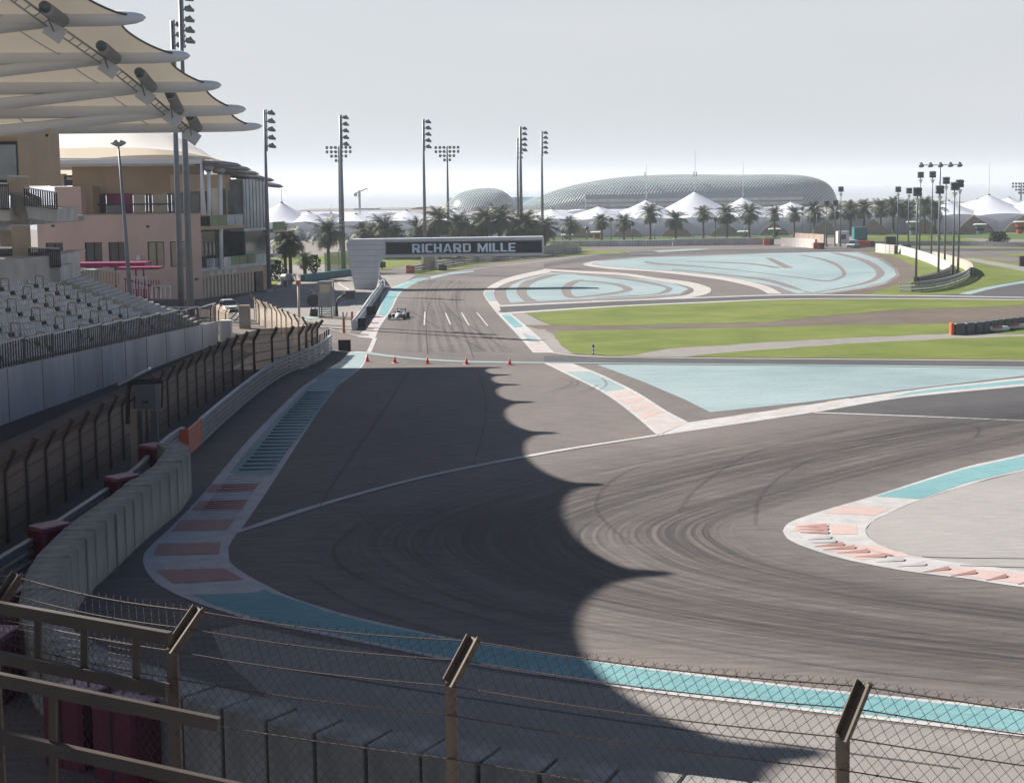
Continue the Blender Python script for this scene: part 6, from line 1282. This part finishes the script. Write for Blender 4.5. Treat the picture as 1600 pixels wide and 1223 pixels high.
def car(name, label, loc, rz, suv=False):
    o = thing(name, label, 'car', loc, rz); L = 4.7; W = .92; H = 1.75 if suv else 1.42; b = .95 if suv else .80
    prof = [(-L / 2, .32), (-L / 2 + .02, .62), (-L / 2 + .25, b - .08), (-L / 2 + 1.15, b), (-L / 2 + 1.2, b), (L / 2 - .5, b + .03), (L / 2 - .04, b - .05), (L / 2, .5), (L / 2 - .05, .30)]
    mb = MB(); n = len(prof); rings = []
    for x, ins in ((-W, .06), (-W + .06, 0), (W - .06, 0), (W, .06)): rings.append([(x, y * (1 - ins * .15), z - (ins * .6 if z > .5 else 0)) for y, z in prof])
    for a, c in zip(rings, rings[1:]): mb.add(a + c, [(k, (k + 1) % n, (k + 1) % n + n, k + n) for k in range(n)])
    mb.add(rings[0], [tuple(range(n))]); mb.add(rings[-1], [tuple(range(n))]); mb.build('body', 'carwhite', o)
    gh = [(-1.15, b), (-.45, H - .05), (-.2, H), (1.2, H), (1.75 if suv else 1.5, H - .12), (2.2 if suv else 2.05, b)]
    mb = MB(); m_ = len(gh); A = [(-.80 + (.14 * (z - b) / (H - b)), y, z) for y, z in gh]; B = [(-x, y, z) for x, y, z in A]; mb.add(A + B, [(k, k + 1, k + 1 + m_, k + m_) for k in range(m_ - 1)] + [tuple(range(m_)), tuple(range(m_, 2 * m_))]); mb.build('glasshouse', 'glass', o)
    mb = MB(); mb.bevbox((0, .5, H + .005), (1.30, 1.6, .07), 0, .03); mb.build('roof', 'carwhite', o)
    for s in (-1, 1):
        for yy in (-.3, .55, 1.45): mb = MB(); mb.bar((s * .82, yy + .1, b), (s * .69, yy, H - .02), .05, .09); mb.build('pillar', 'carwhite', o)
        mb = MB(); mb.box((s * .66, -L / 2 + .03, .66), (.36, .12, .16)); mb.build('headlight', 'lampglass', o)
        mb = MB(); mb.bevbox((s * 1.02, -.85, b + .08), (.2, .14, .14), 0, .03); mb.build('mirror', 'carwhite', o)
        for yy in (-1.45, 1.4): mb = MB(); mb.tube([(s * .80, yy, .33), (s * .86, yy, .33), (s * .96, yy, .33)], [.33, .34, .31], 18); w = mb.build('wheel', 'rubber', o, True); mb = MB(); mb.tube([(s * .95, yy, .33), (s * .975, yy, .33)], .2, 12); mb.build('rim', 'metal', w)
    mb = MB(); mb.box((0, -L / 2 - .0, .55), (.95, .06, .20)); mb.build('grille', 'black', o); mb = MB(); mb.box((0, -L / 2 + .02, .30), (1.7, .1, .16)); mb.build('bumper', 'bars', o); return o
car('parked_car', 'white car with dark windows parked before the garage slats of the pink building', G(357, 486), math.radians(20))
car('suv', 'white off-road car with dark windows parked on the far track edge at the right', G(1333, 387), math.radians(-28), True)
def person(label, loc, rz, bend=0, arm=.5):
    """one skinned figure; joints as vertices"""
    J = dict(pel=(0, 0, .95), ch=(0, -.02 - bend * .25, 1.33 - bend * .08), nk=(0, -.03 - bend * .36, 1.50 - bend * .13), hd=(0, -.05 - bend * .42, 1.62 - bend * .15), tp=(0, -.05 - bend * .45, 1.76 - bend * .17))
    v = []; e = []; r = []
    def ad(p, rad, par=None): v.append(p); r.append(rad); (e.append((par, len(v) - 1)) if par is not None else None); return len(v) - 1
    pe = ad(J['pel'], .15); ch = ad(J['ch'], .17, pe); nk = ad(J['nk'], .06, ch); hd = ad(J['hd'], .10, nk); ad(J['tp'], .07, hd)
    for s in (-1, 1):
        sh = ad((s * .20, J['ch'][1], J['ch'][2] + .10), .065, ch); el = ad((s * .27, J['ch'][1] - .05 * arm, J['ch'][2] - .18), .048, sh); wr = ad((s * .24, J['ch'][1] - .30 * arm, J['ch'][2] - .38 + .2 * arm), .035, el); ad((s * .23, J['ch'][1] - .38 * arm, J['ch'][2] - .46 + .2 * arm), .032, wr)
        hp = ad((s * .10, 0, .86), .10, pe); kn = ad((s * .12, -.04, .48), .065, hp); an = ad((s * .13, .02, .10), .045, kn); ad((s * .14, -.14, .05), .04, an)
    me = bpy.data.meshes.new('person'); me.from_pydata(v, e, []); me.materials.append(M['cloth']); o = bpy.data.objects.new('person', me); COL.objects.link(o)
    m = o.modifiers.new('s', 'SKIN'); 
    for k, sv in enumerate(me.skin_vertices[0].data if me.skin_vertices else []): sv.radius = (r[k], r[k]); sv.use_root = (k == 0)
    if not me.skin_vertices:
        bpy.context.view_layer.objects.active = o
    su = o.modifiers.new('u', 'SUBSURF'); su.levels = 1; su.render_levels = 2
    tag(o, label, 'person', 'people by the parked car'); o.location = loc; o.rotation_euler = (0, 0, rz)
    mb = MB(); mb.sphere((0, J['hd'][1] - .03, J['hd'][2] + .0), .095, 10, 8, (.85, .95, 1.15)); mb.build('face', 'skin', o, True); mb = MB(); mb.sphere((0, J['hd'][1] + .01, J['hd'][2] + .05), .10, 10, 6, (.95, 1, .95)); mb.build('hair', 'black', o, True)
    return o
person('person in dark clothes leaning over the bonnet beside the white parked car', G(345, 489), .6, 1, 1.0)
person('person in dark clothes standing upright behind the white parked car', G(351, 481), -.3, 0, .4)
# ================================================================ FOREGROUND WIRE FENCE
K = 6688.0
def post_at(tip, el):
    hz = 290 - (tip[0] - 800) * math.tan(ROLL); Y = K / (tip[1] - hz); return V(tip[0], tip[1], Y + .10), V(el[0], el[1], Y), Y
PT = [post_at((-330, 855), (-372, 905)), post_at((28, 897), (-14, 960)), post_at((312, 950), (268, 1014)), post_at((741, 996), (704, 1066)), post_at((1352, 1066), (1318, 1150)), post_at((2150, 1160), (2110, 1270))]
ZB = 10.7
wf = thing('wire_fence', 'rusty brown chain link fence with cranked posts and tension wires across the foreground', 'fence', (0, 9.5, ZB)); FO = Vector((0, -9.5, -ZB))
def wb(mb, n, m, sm=False): mb.v = [(a + FO.x, b + FO.y, c + FO.z) for a, b, c in mb.v]; return mb.build(n, m, wf, sm)
for T, E_, Y in PT:
    mb = MB(); ft = Vector((E_.x, E_.y, ZB)); w = .036
    mb.bar(ft, E_, .072, .006); 
    # angle section: two flanges
    mb.bar(ft + Vector((-.033, .025, 0)), E_ + Vector((-.033, .025, 0)), .006, .05); mb.bar(ft + Vector((.033, .025, 0)), E_ + Vector((.033, .025, 0)), .006, .05)
    mb.bar(E_ + (E_ - T) * .08, T, .072, .012); dv = (T - E_).normalized(); s = Vector((.033, .02, -.008)); mb.bar(E_ + s, T + s, .008, .045); s2 = Vector((-.033, .02, 0.01)); mb.bar(E_ + s2, T + s2, .008, .045)
    wb(mb, 'post', 'brown')
def fp(s, t):
    """s: fence parameter in post units, t: metres below the tip along the fabric"""
    i = min(len(PT) - 2, max(0, int(s))); f = s - i; T = PT[i][0].lerp(PT[i + 1][0], f); E_ = PT[i][1].lerp(PT[i + 1][1], f); arm = (T - E_).length
    sag = .035 * math.sin(PI * f) * max(0, 1 - t / 1.2)
    if t <= arm: p = T + (E_ - T) * (t / arm)
    else: p = E_ + Vector((0, 0, -(t - arm)))
    return p + Vector((0, 0, -sag)) 
slen = [0]
for a, b in zip(PT, PT[1:]): slen.append(slen[-1] + (a[1] - b[1]).length)
def s_at(d):
    for i in range(len(slen) - 1):
        if d <= slen[i + 1]: return i + (d - slen[i]) / (slen[i + 1] - slen[i])
    return len(slen) - 1.0001
for t, r in ((.02, .0045), (.155, .0040), (.33, .0042), (.52, .0040), (.80, .004)):
    mb = MB(); mb.tube([fp(s_at(slen[-1] * k / 90), t) + Vector((0, -.012, 0)) for k in range(91)], r, 6); wb(mb, 'tension_wire', 'wire', True)
    tw = MB(); 
    for k in range(1, 22): p = fp(s_at(slen[-1] * (k + .37 * ((k * 7 + int(t * 50)) % 5) / 5) / 23), t) + Vector((0, -.014, 0)); tw.sphere(tuple(p), .0085, 6, 4, (1.2, 1, .9))
    wb(tw, 'wire_clips', 'wire')
mb = MB(); D = slen[-1]; HT = 1.45; pitch = .072; n = int((D + HT) / pitch)
for k in range(-int(HT / pitch), n):
    for sg in (1, -1):
        pts = []; NT = 8
        for j in range(NT + 1):
            t = -.015 + (HT + .015) * j / NT; d = k * pitch + (t if sg > 0 else HT - t) * .85
            if 0 < d < D: pts.append(fp(s_at(d), max(t, 0)) + Vector((0, .004 * sg, .015 if t < 0 else 0)))
        if len(pts) > 1: mb.tube(pts, .0017, 3, False)
wb(mb, 'chain_link', 'wire')
# tan ladder frame at the left
fr = thing('handrail_frame', 'tan painted steel rail frame with square wire mesh at the lower left corner', 'handrail', V(130, 1122, 10.5)); FR = fr.location.copy()
def rb(mb, n, m): mb.v = [(a - FR.x, b - FR.y, c - FR.z) for a, b, c in mb.v]; return mb.build(n, m, fr)
YL, YR = 10.9, 10.15
def fq(x, y): return V(x, y, YL + (YR - YL) * x / 268)
mb = MB(); mb.bar(fq(-300, 895), fq(266, 997), .05, .085); rb(mb, 'top_rail', 'rail_brown'); mb = MB(); mb.bar(fq(-300, 968), fq(262, 1078), .05, .085); rb(mb, 'lower_rail', 'rail_brown')
for x in (-120, -30, 60, 132, 213): a, b = fq(x, 938 + x * .18 + 8), fq(x, 1020 + x * .195 + 6); mb = MB(); mb.bar(a, b, .045, .045); rb(mb, 'upright', 'rail_brown')
mb = MB(); mb.bar(V(-300, 1000, 10.0), V(342, 1131, 9.65), .05, .085); rb(mb, 'second_top_rail', 'rail_brown'); mb = MB(); mb.bar(V(83, 1085, 9.8), V(84, 1250, 9.8), .045, .05); rb(mb, 'upright', 'rail_brown'); mb = MB(); mb.bar(V(-200, 1000, 9.8), V(-200, 1250, 9.8), .045, .05); rb(mb, 'upright', 'rail_brown')
mb = MB(); mb.bar(V(-300, 1085, 10.0), V(380, 1235, 9.6), .05, .085); rb(mb, 'second_lower_rail', 'rail_brown')
mb = MB()
for k in range(-26, 21):
    x = k * 9.3 + 60; a, b = fq(x, 938 + x * .18 + 12), fq(x, 1020 + x * .195 + 2); mb.tube([a + Vector((0, .02, 0)), b + Vector((0, .02, 0))], .0016, 3, False)
for j in range(1, 8): mb.tube([fq(-300, 895 + 73 * j / 8) + Vector((0, .02, 0)), fq(213, 988 + 81 * j / 8) + Vector((0, .02, 0))], .0016, 3, False)
rb(mb, 'wire_grid', 'wire')
for x in (46, 66, 118, 140, 194): 
    mb = MB(); p = fq(x, 938 + x * .18 + 6); mb.box(tuple(p + Vector((0, -.03, -.02))), (.014, .02, .05)); rb(mb, 'clip', 'wire'); mb = MB(); p = fq(x, 1020 + x * .195 + 14); mb.box(tuple(p + Vector((0, -.03, -.02))), (.014, .02, .05)); rb(mb, 'clip', 'wire')
# terrace edge the fence stands on
ds = MB(); ds.box((0, 7.2, ZB - .2), (26, 5.2, .4)); tr = thing('spectator_terrace', 'concrete terrace edge carrying the foreground fence', 'terrace', (0, 7, 0)); ds.v = [(a, b - 7, c) for a, b, c in ds.v]; ds.build('slab', 'step', tr); mb = MB(); mb.box((0, 1.8, (ZB - .4) / 2), (25, .6, ZB - .4)); mb.build('wall', 'concrete', tr)
# ================================================================ CAMERA, LIGHT, AIR
cam = bpy.data.cameras.new('camera'); co = bpy.data.objects.new('camera', cam); COL.objects.link(co)
cam.sensor_fit = 'HORIZONTAL'; cam.sensor_width = 36; cam.lens = FPX / 1600 * 36; cam.shift_y = -(611.5 - 561) / 1600; cam.clip_end = 9000; cam.clip_start = .5
co.matrix_world = Matrix(((_R.x, _U.x, -_F.x, 0), (_R.y, _U.y, -_F.y, 0), (_R.z, _U.z, -_F.z, HC), (0, 0, 0, 1))); S.camera = co
EL = math.atan2(1, math.hypot(SV.x, SV.y)); to_sun = -SV.normalized()
sl_ = bpy.data.lights.new('sun', 'SUN'); sl_.energy = SUN; sl_.angle = math.radians(.5); sl_.color = (1, .93, .84); so = bpy.data.objects.new('sun', sl_); COL.objects.link(so); so.rotation_euler = to_sun.to_track_quat('Z', 'Y').to_euler(); so.location = (0, 0, 200)
w = bpy.data.worlds.new('World'); S.world = w; w.use_nodes = True; N = w.node_tree.nodes; L = w.node_tree.links; bg = N['Background']; sk = N.new('ShaderNodeTexSky'); sk.sky_type = 'NISHITA'; sk.sun_disc = False; sk.sun_elevation = EL
sk.sun_rotation = math.atan2(to_sun.x, to_sun.y); sk.air_density = .65; sk.dust_density = DUST; sk.ozone_density = 1.0; sk.altitude = 0
tc = N.new('ShaderNodeTexCoord'); sp = N.new('ShaderNodeSeparateXYZ'); L.new(tc.outputs['Generated'], sp.inputs[0]); rp_ = N.new('ShaderNodeMapRange'); rp_.inputs[1].default_value = .10; rp_.inputs[2].default_value = .32; rp_.inputs[3].default_value = 1; rp_.inputs[4].default_value = 0; L.new(sp.outputs[2], rp_.inputs[0])
nz = N.new('ShaderNodeTexNoise'); nz.inputs['Scale'].default_value = 2.2; nz.inputs['Detail'].default_value = 4; mpn = N.new('ShaderNodeMapping'); mpn.inputs['Scale'].default_value = (1, 1, 5); L.new(tc.outputs['Generated'], mpn.inputs[0]); L.new(mpn.outputs[0], nz.inputs[0])
hr = N.new('ShaderNodeValToRGB'); hr.color_ramp.elements[0].position = .35; hr.color_ramp.elements[1].position = .65; k_ = 1 / SKY; hr.color_ramp.elements[0].color = (.322, .340, .357, 1); hr.color_ramp.elements[1].color = (.348, .359, .370, 1); L.new(nz.outputs[0], hr.inputs[0])
vm = N.new('ShaderNodeVectorMath'); vm.operation = 'SCALE'; lo = N.new('ShaderNodeMapRange'); lo.inputs[1].default_value = .0; lo.inputs[2].default_value = .10; lo.inputs[3].default_value = k_ * .90; lo.inputs[4].default_value = k_ * .95; L.new(sp.outputs[2], lo.inputs[0]); L.new(lo.outputs[0], vm.inputs['Scale']); L.new(hr.outputs[0], vm.inputs[0])
mx = N.new('ShaderNodeMix'); mx.data_type = 'RGBA'; L.new(rp_.outputs[0], mx.inputs[0]); L.new(sk.outputs[0], mx.inputs[6]); L.new(vm.outputs[0], mx.inputs[7]); L.new(mx.outputs[2], bg.inputs[0]); bg.inputs[1].default_value = SKY
if HAZE:
    mb = MB(); mb.box((0, 2975, 29.5), (6100, 6150, 61)); m, n, b, o_ = nt('haze'); n.nodes.remove(b); pv = n.nodes.new('ShaderNodeVolumePrincipled'); pv.inputs['Density'].default_value = HAZE; pv.inputs['Color'].default_value = HAZEC; pv.inputs['Anisotropy'].default_value = .25
    n.links.new(pv.outputs[0], o_.inputs['Volume']); hz_ = mb.build('haze', m); hz_['kind'] = 'stuff'
S.view_settings.view_transform = 'Standard'; S.view_settings.look = 'None'; S.view_settings.exposure = EXPO; S.view_settings.gamma = 1
S.cycles.max_bounces = 8; S.cycles.transparent_max_bounces = 24; S.cycles.volume_bounces = 1; S.cycles.diffuse_bounces = 3; S.cycles.glossy_bounces = 3
S.cycles.use_denoising = True

for o in bpy.data.objects:
    l = o.get('label')
    if l and not 4 <= len(l.split()) <= 16: print('LABEL', len(l.split()), l)
